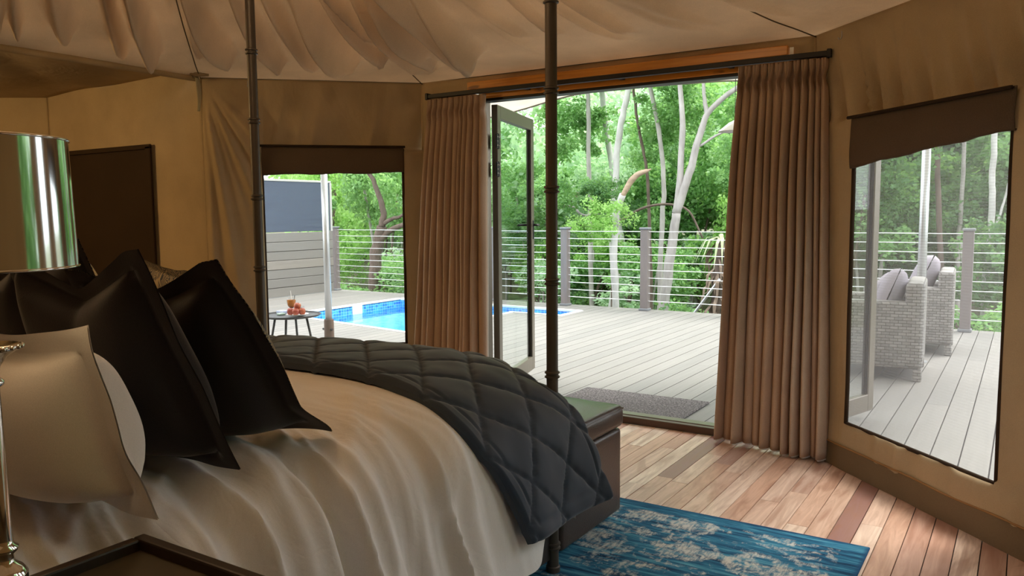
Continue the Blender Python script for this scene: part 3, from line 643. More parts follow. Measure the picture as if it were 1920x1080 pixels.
# ---------------- leather storage bench at the foot of the bed
b = thing('storage_bench', 'dark brown leather storage bench with hinged lid at the foot of the bed', 'bench', (-2.25, 2.96, 0))
def soft_box(x0, x1, y0, y1, z0, z1, r, crown, wr):
    mb = MB(); bm = bmesh.new(); bmesh.ops.create_cube(bm, size=1)
    for v in bm.verts: v.co = Vector(((x0+x1)/2+v.co.x*(x1-x0), (y0+y1)/2+v.co.y*(y1-y0), (z0+z1)/2+v.co.z*(z1-z0)))
    bmesh.ops.bevel(bm, geom=bm.edges[:], offset=r, segments=4, profile=.5, affect='EDGES')
    bmesh.ops.subdivide_edges(bm, edges=[e for e in bm.edges if e.calc_length() > .12], cuts=14, use_grid_fill=True)
    for v in bm.verts:
        cx = 1-abs((v.co.x-(x0+x1)/2)/(x1-x0)*2)**4; cy = 1-abs((v.co.y-(y0+y1)/2)/(y1-y0)*2)**4; tz = (v.co.z-z0)/(z1-z0)
        v.co.z += crown*cx*cy*tz
        k = nz(v.co.x*7, v.co.y*9, v.co.z*4)*wr
        v.co.z += k*tz*cx*cy; v.co.x += k*.5*(1-abs(tz*2-1)) if abs(v.co.x-x1) < .02 else 0
    bm.verts.index_update(); mb.add([v.co[:] for v in bm.verts], [[v.index for v in f.verts] for f in bm.faces]); bm.free(); return mb
soft_box(-3.02, -1.487, 2.665, 3.215, .045, .425, .018, 0, .006).build('bench_body', LEATHER, b, True)
lid = soft_box(-3.03, -1.475, 2.655, 3.225, .428, .530, .030, .014, .012).build('lid', LEATHER, b, True)
pp = []
for (x, y) in ((-3.02, 2.662), (-1.482, 2.662), (-1.482, 3.218), (-3.02, 3.218), (-3.02, 2.662)): pp.append((x, y, .512))
full = []
for i in range(4): full += [tuple(Vector(pp[i]).lerp(Vector(pp[i+1]), k/8)) for k in range(8)]
MB().tube(full+[pp[4]], .0045, 6).build('piping', LEATHER, lid, True)
for x in (-2.93, -1.57):
    for y in (2.72, 3.165): MB().rbox(x-.03, x+.03, y-.025, y+.025, .0105, .048, .004, 1).build('foot', BLACKM, b)

# ---------------- four poster bed
BX0, BX1 = -3.092, -1.478; YF, YH = 2.579, .36
bed = thing('four_poster_bed', 'four poster bed with slim dark bronze metal posts jointed like bamboo', 'bed', (-2.285, 1.47, 0))
PTOP = 2.46
def post(x, y):
    pr = [(0, 0.011), (.026, .011), (.026, .02)]
    z = .05
    prof = [(.0, .0105), (.027, .0105), (.027, .03), (.0225, .034)]
    for zj in (.112, .445, .776, 1.126, 1.466, 1.823, 2.143):
        prof += [(.0218, zj-.030), (.0222, zj-.014), (.0285, zj-.011), (.029, zj-.006), (.0235, zj-.003), (.0235, zj+.003), (.029, zj+.006), (.0285, zj+.011), (.0222, zj+.014), (.0218, zj+.03)]
    prof += [(.022, PTOP), (0, PTOP)]
    MB().lathe(prof, (x, y, 0), 20).build('post', POSTM, bed, 40)
for x in (BX0, BX1):
    for y in (YF, YH): post(x, y)
for y in (YF, YH): MB().tube([(BX0, y, PTOP-.03), (BX1, y, PTOP-.03)], .018, 12).build('canopy_rail', POSTM, bed, True)
for x in (BX0, BX1): MB().tube([(x, YH, PTOP-.03), (x, YF, PTOP-.03)], .018, 12).build('canopy_rail', POSTM, bed, True)
MB().rbox(BX0+.03, BX1-.03, YH+.03, YF-.03, .03, .30, .01, 1).build('base', BEDB, bed)
MB().rbox(BX0+.02, BX1-.005, YF-.055, YF-.025, .06, .22, .004, 1).build('foot_rail', BEDB, bed)
MB().rbox(BX1-.03, BX1-.0, YH, YF, .06, .22, .004, 1).build('side_rail', BEDB, bed)
MB().rbox(BX0, BX0+.03, YH, YF, .06, .22, .004, 1).build('side_rail', BEDB, bed)
MB().rbox(BX0+.03, BX1-.03, YH-.01, YH+.035, .1, 1.15, .02, 2).build('headboard', LEATHER, bed)
mt = MB().rbox(BX0+.08, BX1-.085, YH+.045, YF-.10, .301, .705, .05, 3).build('mattress', SHEET, loc=(-2.285, 1.47, .30))
tag(mt, 'thick white mattress on the bed, hidden under the white duvet', 'mattress')
# duvet: profile across the bed (x, z), from the far hem over the top to the near hem
PROF = [(-3.20, .34), (-3.17, .50), (-3.13, .64), (-3.05, .745), (-2.90, .785), (-2.6, .802), (-2.28, .812), (-1.95, .808), (-1.75, .795), (-1.60, .770), (-1.50, .725), (-1.43, .65), (-1.395, .55), (-1.37, .42), (-1.345, .30), (-1.33, .20)]
def dense(P, n=10):
    Q = cat_path([(p[0], p[1], 0) for p in P], n); L = [0]
    for i in range(1, len(Q)): L.append(L[-1]+(Q[i]-Q[i-1]).length)
    return Q, L
DQ, DL_ = dense(PROF)
def along(Q, L, a):
    a = max(0, min(L[-1]-1e-6, a)); lo, hi = 0, len(L)-1
    while hi-lo > 1:
        m = (lo+hi)//2
        if L[m] <= a: lo = m
        else: hi = m
    k = (a-L[lo])/(L[hi]-L[lo]); p = Q[lo].lerp(Q[hi], k); t = (Q[hi]-Q[lo]).normalized()
    return p, Vector((-t.y, t.x, 0))            # outward normal (up on the top, +x on the near side)
DTOT = DL_[-1]
ATOP = next(DL_[i] for i in range(len(DQ)) if DQ[i].x > -2.28)
AEDGE = next(DL_[i] for i in range(len(DQ)) if DQ[i].x > -1.60)
def duvet_base(a, y):
    p, n = along(DQ, DL_, a); return p, n
def duvet(a, y):
    p, n = duvet_base(a, y); drop = max(0, a-AEDGE)                   # how far over the near edge
    yy = y
    o = .004*nz(a*6, y*6)
    # creases start on the top beside the cushions and become hanging folds down the side
    sl = y*1.0 + .10*max(0, a-ATOP) - .16*drop
    g = ridges(sl*5.0, 4)*.3+ridges(sl*10.0+nz(a*2, y)*.6, 9)*.7
    amp = 1.15*(.026*sst(AEDGE-.5, AEDGE-.0, a) + .034*sst(0, .22, drop) + .014*sst(.25, .6, drop))*(1-.9*sst(1.85, 2.02, y))
    o += amp*(g-.25)
    g2 = ridges(sl*19+2*nz(a*3, y*2), 12); o += (1-sst(1.85, 2.0, y))*.015*g2*sst(AEDGE-.5, AEDGE, a)
    # long diagonal pulls across the top
    h = ridges((y*.55+(a-ATOP)*.55)*8, 15); o += (1-sst(1.8, 2.0, y))*.022*max(0, h-.55)*sst(ATOP-.3, ATOP+.3, a)*(1-sst(.05, .3, drop))
    foot = sst(2.30, 2.50, y)
    z = p.y+n.y*o; x = p.x+n.x*o
    if a < AEDGE+.05: z -= .05*sst(2.36, 2.53, y)*1.0
    else: z -= .05*sst(2.36, 2.53, y)*(1-sst(0, .25, drop))
    x += .02*sst(.1, .55, drop)*sst(2.0, 2.4, y)
    z += .25*sst(2.2, 2.52, y)*sst(.25, .62, drop)
    x -= .07*sst(2.15, 2.45, y)*sst(.1, .5, drop)
    yy += .03*sst(2.3, 2.53, y)*sst(.2, .6, drop)
    hem = .030*sst(.45, .62, drop)*nz(y*3.2, 7)
    return (x, yy, z+hem)
dv = MB(); ya = lin(.42, 2.52, 230); aa = lin(0, AEDGE-.8, 30)[:-1]+lin(AEDGE-.8, DTOT, 110)
dv.grid(duvet, aa, ya)
# the foot end folds down behind the quilt
end = [duvet(a, 2.52) for a in aa]
dv.grid(lambda i, k: (lambda q: (q[0], q[1]+.012*sin(k*pi/2)+.012*k, q[2]-(max(.0, q[2]-.24))*k))(end[int(i)]), list(range(len(aa))), lin(0, 1, 10))
duv = tag(dv.build('duvet', SHEET, smooth=True, loc=(-2.285, 1.47, .75)), 'crumpled white cotton duvet hanging down the near side of the bed', 'duvet')
# quilted throw across the foot of the bed
QP = [(-3.24, .42), (-3.21, .52), (-3.16, .66), (-3.07, .775), (-2.90, .818), (-2.6, .834), (-2.28, .842), (-1.95, .838), (-1.75, .824), (-1.60, .795), (-1.505, .748), (-1.415, .665), (-1.355, .56), (-1.315, .45), (-1.275, .335)]
QQ, QL = dense(QP); QT = QL[-1]; QE = next(QL[i] for i in range(len(QQ)) if QQ[i].x > -1.6)
def quilt(a, v, off=0.0):
    p, n = along(QQ, QL, a); drop = max(0, a-QE); dn = sst(0, .55, drop)
    yh = 2.00-.05*sst(-.45, .1, a-QE)*(1-sst(.1, .4, drop))+.10*sst(.15, .6, drop)
    yf = 2.625-.06*sst(-.25, .06, a-QE)*(1-sst(.0, .25, drop)) - .02*sst(.3, .6, drop)
    y = yh+(yf-yh)*v
    # diamonds
    s, t = a/.27, (v*.62)/.27
    d1 = abs(((s+t) % 1)-.5)*2; d2 = abs(((s-t) % 1)-.5)*2          # 1 on a stitch line
    puff = (1-d1**4)*(1-d2**4)
    e = min(v, 1-v)*.62; eb = min(a, QT-a); be = min(e, eb)
    stitch = 1-.8*math.exp(-((be-.055)/.006)**2)
    border = sst(0, .012, be)
    g1, g2 = 1-d1, 1-d2
    groove = math.exp(-(g1/.060)**2)+math.exp(-(g2/.060)**2)
    puck = nz(a*34, y*34, 2)*math.exp(-(min(g1, g2)/.22)**2)
    o = .010*puff*stitch*border - .0055*min(1, groove) + .004*puck + .004*nz(a*11, y*11)*puff + .010*border
    o += .012*nz(a*3.2, y*4.5, 3)*sst(-.1, .2, a-QE)
    fo = .030*sst(.70, 1.0, v)*(1-dn)
    x = p.x+n.x*(o-off); z = p.y+n.y*(o-off)-fo
    x += (.035*v**2-.02*(1-v))*sst(.2, .62, drop)+.02*sin(v*5.5+1)*sst(.15, .6, drop)
    z += (.035*(1-v))*sst(.45, .65, drop)*0 - .015*sst(.3, .65, drop)*sin(v*3.1)
    return (x, y, z)
qm = MB(); qa = lin(0, QT, 240); qv = lin(0, 1, 96)
qm.grid(quilt, qa, qv); qm.grid(lambda a, v: quilt(a, v, .022 if 0 < v < 1 and 0 < a < QT else .004), qa[::4]+([qa[-1]] if (len(qa)-1) % 4 else []), qv[::5])
for v0 in (0, 1): qm.grid(lambda a, k: (lambda q, r: tuple(q[i]+(r[i]-q[i])*k for i in range(3)))(quilt(a, v0), quilt(a, v0, .022)), qa, [0, 1])
qm.grid(lambda v, k: (lambda q, r: tuple(q[i]+(r[i]-q[i])*k for i in range(3)))(quilt(QT, v), quilt(QT, v, .022)), qv, [0, 1])
tag(qm.build('quilted_throw', QUILT, smooth=True, loc=(-2.2, 2.3, .8)), 'charcoal diamond quilted throw across the foot of the bed', 'throw')

# ---------------- pillows and cushions
def pillow(name, A, B, Cc, D, th, mats, flange, label, cat, group=None, chop=0, sag=.05, seed=0, back=1.0, side=None, tip=None, front_pat=False):
    """A near top, B near bottom, C far bottom, D far top; back bulge on the side facing the head of the bed"""
    A, B, Cc, D = map(Vector, (A, B, Cc, D)); cen = (A+B+Cc+D)/4
    nrm = ((Cc-A).cross(D-B)).normalized()
    if nrm.y > 0: nrm = -nrm
    W = ((A-D).length+(B-Cc).length)/2; Hh = ((A-B).length+(D-Cc).length)/2; fu, fv = flange/W, flange/Hh; N = 40
    us = sorted(set(lin(0, 1, N)+[fu, 1-fu])); vs = sorted(set(lin(0, 1, N)+[fv, 1-fv]))
    sd_ = sag*.7 if side is None else side
    def pt(u, v, side):
        p = (D.lerp(A, u)).lerp(Cc.lerp(B, u), v)          # u far->near, v top->bottom
        mu, mv = 4*u*(1-u), 4*v*(1-v)
        p += (Cc+B-D-A).normalized()*(sag*mu*(1-v)**1.2 + chop*max(0, 1-abs(u-.5)*2.6)*(1-v)**1.6) + (D-A).normalized()*sd_*mv*u - (D-A).normalized()*sd_*mv*(1-u)
        if tip: p += Vector(tip)*sst(.72, 1, u)*sst(.80, 1, v)
        iu = (u-fu)/(1-2*fu); iv = (v-fv)/(1-2*fv)
        if 0 < iu < 1 and 0 < iv < 1:
            k = (1-abs(2*iu-1)**3.2)*(1-abs(2*iv-1)**3.2); k = k**.5
            t = th*.5*k*(back if side > 0 else 1)*(1-.45*chop/.12*max(0, 1-abs(u-.5)*3)*(1-v))
            t *= .80+.38*v; p.z -= .022*k*sst(.5, 1, v)
            t += .012*nz(u*3+seed, v*3, side)*k + .006*ridges(u*5+v*2+seed, seed+2)*k*(1-k)
        else: t = .0035+.0015*nz(u*9, v*9, seed)
        e = min(u, 1-u, v, 1-v)
        if e <= 1e-6: t = .0015
        wv = .010*nz(u*4+seed, v*4+seed, 1)*(1-sst(0, .12, min(min(u, 1-u), min(v, 1-v))))
        return p+nrm*(t*side+wv)
    mb = MB(); mb.grid(lambda u, v: pt(u, v, 1), us, vs)
    if front_pat: mb.mi = 1
    mb.grid(lambda u, v: pt(u, v, -1), us, vs)
    o = mb.build(name, mats, smooth=True, loc=(cen.x, cen.y, min(B.z, Cc.z)))
    return tag(o, label, cat, group)
ZB = .815
pillow('bed_pillow', (-1.35, .755, 1.195), (-1.345, .865, .815), (-1.98, .86, .82), (-2.02, .74, 1.175), .25, [PILLOWC], .045, 'large white oxford pillow nearest the bedside lamp, leaning against a black cushion', 'pillow', seed=1, sag=.03, chop=.0)
pillow('scatter_cushion', (-1.50, .950, 1.315), (-1.475, 1.155, .808), (-1.99, 1.10, .82), (-2.03, .93, 1.30), .21, [BLACK, BLACK], .04, 'black velvet cushion propped directly behind the big white pillow', 'cushion', chop=.075, seed=2, sag=.018, side=.004, front_pat=True)
pillow('scatter_cushion', (-1.50, 1.135, 1.285), (-1.545, 1.43, .812), (-2.08, 1.34, .82), (-2.02, 1.08, 1.25), .25, [BLACK, PATT], .04, 'foremost black cushion with patterned front and one flat corner on the duvet', 'cushion', chop=.06, seed=3, sag=.02, side=-.028, tip=(-.005, .085, -.012), front_pat=True)
pillow('bed_pillow', (-2.06, .85, 1.17), (-2.06, .97, .83), (-2.72, .95, .83), (-2.72, .84, 1.17), .22, [BROWNV], .04, 'dark brown velvet pillow on the far half of the bed', 'pillow', seed=5, sag=.03)
pillow('scatter_cushion', (-2.46, 1.20, 1.285), (-2.46, 1.40, .835), (-2.96, 1.38, .835), (-2.98, 1.16, 1.28), .18, [BLACK, PATT], .035, 'black cushion half hidden at the far side, below the lamp shade edge', 'cushion', chop=.07, seed=6, sag=.03, front_pat=True)
pillow('scatter_cushion', (-2.53, 1.40, 1.315), (-2.52, 1.62, .835), (-3.0, 1.60, .835), (-3.02, 1.36, 1.31), .17, [BLACK, PATT], .035, 'black cushion farthest across the bed with a pointed upright corner', 'cushion', chop=.06, seed=7, sag=.03, front_pat=True)
pillow('scatter_cushion', (-2.52, 1.78, 1.185), (-2.48, 1.98, .845), (-2.98, 2.13, .845), (-3.03, 1.93, 1.215), .15, [PATT, PATT], .03, 'navy and cream printed cushion peeking out between the black cushions', 'cushion', chop=.0, seed=8, sag=.02)

# ---------------- bedside table and lamp
NX0, NX1, NY0, NY1, NZ = -1.318, -.80, .16, .818, .812
ns = thing('bedside_table', 'dark wood bedside table with raised rim and worn brown top', 'bedside table', (-1.06, .49, 0))
for (x0, x1, y0, y1) in ((NX0, NX1, NY1-.022, NY1), (NX0, NX1, NY0, NY0+.022), (NX0, NX0+.022, NY0+.022, NY1-.022), (NX1-.022, NX1, NY0+.022, NY1-.022)):
    MB().rbox(x0, x1, y0, y1, NZ-.045, NZ, .004, 2).build('rim', NIGHT, ns)
MB().rbox(NX0+.02, NX1-.02, NY0+.02, NY1-.02, NZ-.04, NZ-.020, .001, 1).build('table_top', NIGHTT, ns)
MB().rbox(NX0+.025, NX1-.025, NY0+.025, NY1-.025, .10, NZ-.04, .004, 1).build('cabinet_body', NIGHT, ns)
dw = MB().rbox(NX1-.026, NX1-.008, NY0+.05, NY1-.05, .50, .74, .004, 1).build('drawer', NIGHT, ns)
MB().lathe([(0, .03), (.012, .026), (.014, .016), (.006, .008), (.006, 0)], (0, 0, 0), 12).build('knob', CHROME, dw, True).location = (NX1+.03+1.06, 0, .62)
for x in (NX0+.045, NX1-.045):
    for y in (NY0+.045, NY1-.045): MB().rbox(x-.022, x+.022, y-.022, y+.022, .0005, .101, .004, 1).build('leg', NIGHT, ns)
LX, LY, LZ = -1.262, .560, NZ-.0195
lp = thing('table_lamp', 'tall polished metal table lamp with mirror drum shade on the bedside table', 'lamp', (LX, LY, LZ))
MB().lathe([(0, 0), (.058, 0), (.060, .006), (.052, .012), (.030, .018), (.020, .026), (.018, .034), (.026, .040), (.030, .050), (.030, .058), (.024, .068), (.014, .076), (.0125, .088), (.019, .094), (.020, .099), (.0135, .104), (.0128, .110)], (LX, LY, LZ), 32).build('lamp_base', CHROME, lp, True)
MB().lathe([(.0128, .108), (.0118, .20), (.0095, .335), (.0095, .340), (.015, .344), (.016, .350), (.010, .355), (.009, .360)], (LX, LY, LZ), 24).build('stem', CHROME, lp, True)
dish = MB().lathe([(.009, .358), (.012, .372), (.022, .386), (.034, .394), (.040, .398), (.041, .403), (.036, .404), (.010, .400), (.009, .402), (.009, .50), (.012, .503), (.012, .512), (0, .512)], (LX, LY, LZ), 32).build('drip_dish', CHROME, lp, True)
bd = MB()
for k in range(20): bd.lathe([(0, .0036), (.0026, .0026), (.0036, 0), (.0026, -.0026), (0, -.0036)], (LX+.0405*cos(k*pi/10), LY+.0405*sin(k*pi/10), LZ+.400), 8)
bd.build('beaded_edge', CHROME, dish, True)['kind'] = 'stuff'
S0, S1, SR = 1.308, 1.492, .118
MB().lathe([(SR+.003, S0-LZ), (SR-.002, S1-LZ), (SR-.004, S1-LZ), (SR+.001, S0-LZ), (SR+.003, S0-LZ)], (LX, LY, LZ), 72).build('lamp_shade', MIRROR, lp, 30)
for z, r in ((S0, SR+.003), (S1, SR-.002)): MB().tube([(LX+r*cos(k*pi/36), LY+r*sin(k*pi/36), z) for k in range(73)], .0022, 6, False).build('shade_rim', CHROME, lp, True)
for k in range(3): MB().tube([(LX, LY, S0+.02), (LX+(SR-.002)*cos(k*2.0944), LY+(SR-.002)*sin(k*2.0944), S0+.03)], .0015, 6).build('shade_spoke', CHROME, lp)
MB().lathe([(0, .50), (.010, .505), (.018, .535), (.020, .555), (.014, .578), (0, .586)], (LX, LY, LZ), 16).build('bulb', BULB, lp, True)
lamp('table_lamp_light', (LX, LY, 1.40), .9, (1, .68, .36), .03)

# ---------------- curtains and their rail
tk = thing('curtain_rail', 'long black curtain rail with end caps above the glass doors', 'curtain rail', (-2.3, 4.67, 2.23))
MB().rbox(-3.70, -.945, 4.652, 4.684, 2.212, 2.242, .003, 1).build('rail', BLACKM, tk)
for x in (-3.706, -.939): MB().rbox(x-.012, x+.012, 4.645, 4.692, 2.204, 2.250, .003, 1).build('end_cap', BLACKM, tk)
for x in (-3.6, -2.9, -2.2, -1.5, -1.0): MB().rbox(x-.015, x+.015, 4.68, 4.755, 2.215, 2.235, .002, 1).build('bracket', BLACKM, tk)
def curtain(name, tl, tr, bl, br, z0, n, amp, seed, label, edge_out, bows, pin):
    """tl/tr, bl/br plan points of the gathered cloth at top and bottom"""
    rr = random.Random(seed); wd = [rr.uniform(.7, 1.4) for _ in range(n)]; cs = [0]
    for x in wd: cs.append(cs[-1]+x)
    cs = [c/cs[-1] for c in cs]; am = [rr.uniform(.6, 1.25) for _ in range(n)]; mer = [rr.random() < .45 for _ in range(n)]
    tl, tr, bl, br = map(Vector, (tl, tr, bl, br)); ztop = 2.205
    T = thing(name, label, 'curtain', ((tl.x+tr.x)/2, (tl.y+tr.y)/2, z0))
    def fn(u, q, back=0):
        z = ztop+(z0-ztop)*q; f = 0
        while f < n-1 and u > cs[f+1]: f += 1
        k = (u-cs[f])/(cs[f+1]-cs[f])
        a = tl.lerp(tr, u); b_ = bl.lerp(br, u); g = q**.9; p = a.lerp(b_, g); d = (br-bl if q > .5 else tr-tl); d = ((tr-tl).lerp(br-bl, q)).normalized(); nn = Vector((d.y, -d.x))
        if nn.y > 0: nn = -nn
        A = amp*am[f]*(.50+.50*sst(.06, .22, q))*(1+.45*q)
        if mer[f]: A *= 1-.62*sst(.25, .85, q)
        wv = sin(pi*k)**.55
        # pinch pleat just under the heading
        pinch = math.exp(-((q-.048)/.018)**2)*pin
        side = (k-.5)*(cs[f+1]-cs[f])*(tr-tl).length
        p = p - d*side*pinch*.92
        off = A*(wv-.45) + pinch*.022*(1 if .3 < k < .7 else -.3) + bows*sin(pi*q)*(u-.5)*0
        if q < .045 and .42 < k < .58: off -= .012*pin
        off += .020*nz(u*3+seed, q*1.6, 5)*sst(.1, .6, q)
        lean = .012*nz(u*6+seed, q*2.2, 8)*sst(.05, .4, q)
        zz = z + (.012*nz(u*5, seed)*sst(.9, 1, q))
        return (p.x+nn.x*(off-back)+d.x*lean, p.y+nn.y*(off-back)+d.y*lean, zz)
    us = []
    for f in range(n): us += lin(cs[f], cs[f+1], 15)[:-1]
    us.append(1.0); qs = lin(0, .12, 22)[:-1]+lin(.12, 1, 46)
    MB().grid(lambda u, q: fn(u, q), us, qs).build('drape', CURT, T, True, thick=.003)
    MB().grid(lambda u, q: fn(u, .03+q*.975, .016), us[::2], qs[::2]).build('lining', LINING, T, True)
    return T
curtain('curtain', (-3.71, 4.665), (-3.20, 4.665), (-3.86, 4.62), (-3.175, 4.60), .03, 11, .066, 5, 'taupe pinch pleated curtain on the pool side of the doors', 1, 0, .55)
curtain('curtain', (-1.435, 4.665), (-.945, 4.665), (-1.535, 4.66), (-.875, 4.545), .022, 12, .085, 21, 'taupe pinch pleated curtain beside the wicker chair window', 1, 0, 1.0)

# ---------------- hooks and the tie at the tent corner
def hook(x, y, z, d):
    MB_ = MB().tube([(x, y, z+.03), (x, y, z), (x+d[0]*.006, y+d[1]*.006, z-.010), (x+d[0]*.016, y+d[1]*.016, z-.012), (x+d[0]*.022, y+d[1]*.022, z-.004)], .0028, 6)
    return MB_.build('wall_hook', STEEL, smooth=True, loc=(x, y, z))
tag(hook(-4.70, 3.875, 2.30, (.7, -.7)), 'small metal hook on the canvas beside the far bed post', 'hook')
tag(hook(-.86, 4.56, 2.285, (-.7, -.7)), 'small metal hook under the eave right of the curtain rail', 'hook')
tp = MB()
tp.grid(lambda u, q: (-4.862+u*.015+.006*sin(q*3), 3.565+u*.020+.008*sin(q*3)-.004*sin(u*3+q*5), 2.335-.235*q), lin(0, 1, 4), lin(0, 1, 16))
tag(tp.build('tie_tape', fabric('pale_tape', (.42, .37, .25), thread=600), smooth=True, loc=(-4.89, 3.61, 2.3), thick=.002), 'pale canvas tie tape hanging from the tent corner', 'tape')
kn = MB()
for k in range(4): kn.tube(cat_path([(-4.91+.01*k, 3.58, 2.355), (-4.875, 3.545+.008*k, 2.352-.008*k), (-4.84, 3.56, 2.340+.008*k), (-4.80-.006*k, 3.63, 2.348)], 5), .009, 6)
tag(kn.build('canvas_knot', CANVAS, smooth=True, loc=(-4.9, 3.63, 2.34)), 'bunched canvas knot at the tent corner above the tie tape', 'knot')

# made-up fittings hung at the added fill light and the unseen bathroom light
for (x, y, z, zt, lab) in ((-2.3, 1.2, 2.75, 3.30, 'made-up pendant fitting for the added fill light over the bed'), (-6.1, 1.2, 2.2, 2.33, 'unseen pendant fitting for the bathroom light')):
    t = thing('unseen_pendant', lab, 'lamp', (x, y, z))
    MB().tube([(x, y, z+.17), (x, y, zt)], .003, 6).build('cord', BLACKM, t)
    MB().lathe([(0, .17), (.012, .168), (.02, .15), (.02, .115), (0, .113)], (x, y, z), 16).build('bulb_holder', CHROME, t, 40)

# ================================================================ THINGS ON THE TERRACE
mat_o = MB().rbox(-2.905, -1.90, 4.985, 5.625, DZ+.0005, DZ+.016, .006, 1).build('door_mat', MATM, loc=(-2.4, 5.3, DZ))
tag(mat_o, 'speckled grey door mat on the deck outside the threshold', 'mat')
# ---------------- cable railing along the far edge of the deck
FP = [-12.2, -10.80, -8.42, -7.20, -5.86, -4.55, -3.22, -1.88, -.553, .78, 2.1]
FP = [x for x in FP if x != -12.2]
fence = thing('cable_railing', 'taupe post and steel cable railing along the far edge of the deck', 'railing', (-4.5, 10.6, DZ))
for x in FP:
    y = fence_y(x)
    p = MB().rbox(x-.055, x+.055, y-.055, y+.055, DZ, 1.135, .006, 1).build('post', RAILP, fence)
    MB().rbox(x-.067, x+.067, y-.067, y+.067, 1.135, 1.165, .008, 2).build('post_cap', CAPM, p)
    MB().rbox(x-.070, x+.070, y-.070, y+.070, DZ+.0005, DZ+.035, .006, 1).build('base_trim', CAPM, p)
for i in range(10):
    z = 1.107-i*.1095
    for k in range(len(FP)-1):
        a, b = FP[k], FP[k+1]
    MB().tube([(x, fence_y(x), z+(-.004 if j % 2 else 0)) for j, x in enumerate(lin(FP[0], FP[-1], 23))], .0055, 6).build('cable', CABLE, fence, True)
# ---------------- privacy screen
SX = -10.70
scr = thing('privacy_screen', 'grey slatted privacy screen with dark panel above at the pool end', 'screen', (SX, 8.6, DZ))
zs = [1.085, .925, .765, .610, .455, .300, .148, -.01]
for i in range(7): MB().rbox(SX-.015, SX+.015+.004*(i % 2), 5.6, 10.60, zs[i+1]+.004, zs[i]-.004, .004, 1).build('slat', SLAT, scr)
MB().box(SX-.03, SX-.017, 5.62, 10.58, 0, 1.08).build('gap_shade_board', BEDB, scr)  # dark board added behind the slats to imitate shadow in their gaps
MB().rbox(SX-.012, SX+.012, 5.6, 10.55, 1.095, 1.955, .003, 1).build('upper_panel', CHARC, scr)
MB().rbox(SX-.02, SX+.02, 5.58, 10.59, 1.955, 1.99, .003, 1).build('frame_rail', PFRAME, scr)
MB().rbox(SX-.02, SX+.02, 10.555, 10.60, 1.085, 1.955, .003, 1).build('frame_stile', PFRAME, scr)
MB().rbox(SX-.02, SX+.02, 5.58, 5.62, DZ, 1.955, .003, 1).build('frame_stile', PFRAME, scr)
# ---------------- awning poles
def pole(x, y, ztop, label, sleeve, lean):
    P = thing('awning_pole', label, 'pole', (x, y, DZ))
    MB().tube([(x, y, DZ+.001), (x+lean, y, ztop)], .038, 20).build('tube', STEEL, P, True)
    if sleeve:
        s = MB().lathe([(.0, 0.002), (.055, .002), (.055, .225), (.052, .232), (.037, .232)], (x, y, DZ), 20).build('wooden_sleeve', STEELW, P, 40)
        MB().tube([(x-.075, y-.02, DZ+.12), (x+.07, y-.02, DZ+.12)], .012, 8).build('bolt', BLACKM, s)
    else: MB().lathe([(0, .002), (.075, .002), (.075, .010), (.045, .012), (.042, .05), (.036, .052)], (x, y, DZ), 20).build('base_plate', STEEL, P, 40)
pole(-6.57, 6.42, 2.26, 'steel awning pole in a wooden sleeve beside the pool', True, -.01)
pole(-.795, 8.2, 2.44, 'steel awning pole standing between the two wicker armchairs', False, 0)
# ---------------- wicker armchairs
def armchair(cx, cy, rz, label):
    T = thing('wicker_armchair', label, 'armchair', (cx, cy, DZ), 'wicker armchairs on the deck'); M = Matrix.Translation((cx, cy, DZ)) @ Matrix.Rotation(rz, 4, 'Z')
    # local: faces -x, back at +x ; depth .80, width .78
    for s in (-1, 1):
        y0, y1 = (s*.39, s*.27) if s < 0 else (s*.27, s*.39)
        MB().rbox(-.40, .40, y0, y1, .10, .655, .03, 3, M).build('arm', WICKER, T, 40)
    MB().rbox(.26, .40, -.392, .392, .10, .81, .035, 3, M).build('backrest', WICKER, T, 40)
    MB().rbox(-.39, .27, -.272, .272, .12, .30, .015, 2, M).build('seat_base', WICKER, T, 40)
    for x in (-.365, .365):
        for y in (-.355, .355): MB().rbox(x-.032, x+.032, y-.032, y+.032, .001, .105, .008, 1, M).build('leg', TILEB if False else WICKER, T, 40)
    return M
def puff(name, M, c, size, rot, label, cat, group, m=GREYC, seed=0):
    mb = MB(); N = 22; L = M @ Matrix.Translation(c) @ rot
    for s in (1, -1):
        def fn(u, v):
            k = max(0, (1-abs(2*u-1)**2.6)*(1-abs(2*v-1)**2.6))**.5; e = .80+.18*sin(pi*v)**.6; e2 = .80+.18*sin(pi*u)**.6
            return tuple(L @ Vector(((u-.5)*size[0]*e, (v-.5)*size[1]*e2, s*(size[2]*.5*k+.004*nz(u*3+seed, v*3))+.004*s)))
        mb.grid(fn, lin(0, 1, N), lin(0, 1, N))
    cc = M @ Vector(c); o = mb.build(name, m, smooth=True, loc=cc); return tag(o, label, cat, group)
MA = armchair(-1.095, 7.56, radians(4), 'grey wicker armchair nearest the mesh window')
MBc = armchair(-.975, 9.02, radians(3), 'grey wicker armchair farther off by the railing post')
Rx = lambda a: Matrix.Rotation(radians(a), 4, 'X'); Ry = lambda a: Matrix.Rotation(radians(a), 4, 'Y'); Rz = lambda a: Matrix.Rotation(radians(a), 4, 'Z')
for M, nm in ((MA, 'nearest the mesh window'), (MBc, 'by the railing post')):
    puff('seat_cushion', M, (-.075, 0, .375), (.64, .535, .16), Rx(0), 'grey seat cushion in the wicker armchair '+nm, 'cushion', 'wicker chair cushions', seed=1)
puff('back_cushion', MA, (.13, -.10, .685), (.48, .46, .20), Ry(-70) @ Rz(5), 'grey back cushion slumped in the wicker armchair nearest the mesh window', 'cushion', 'wicker chair cushions', seed=2)
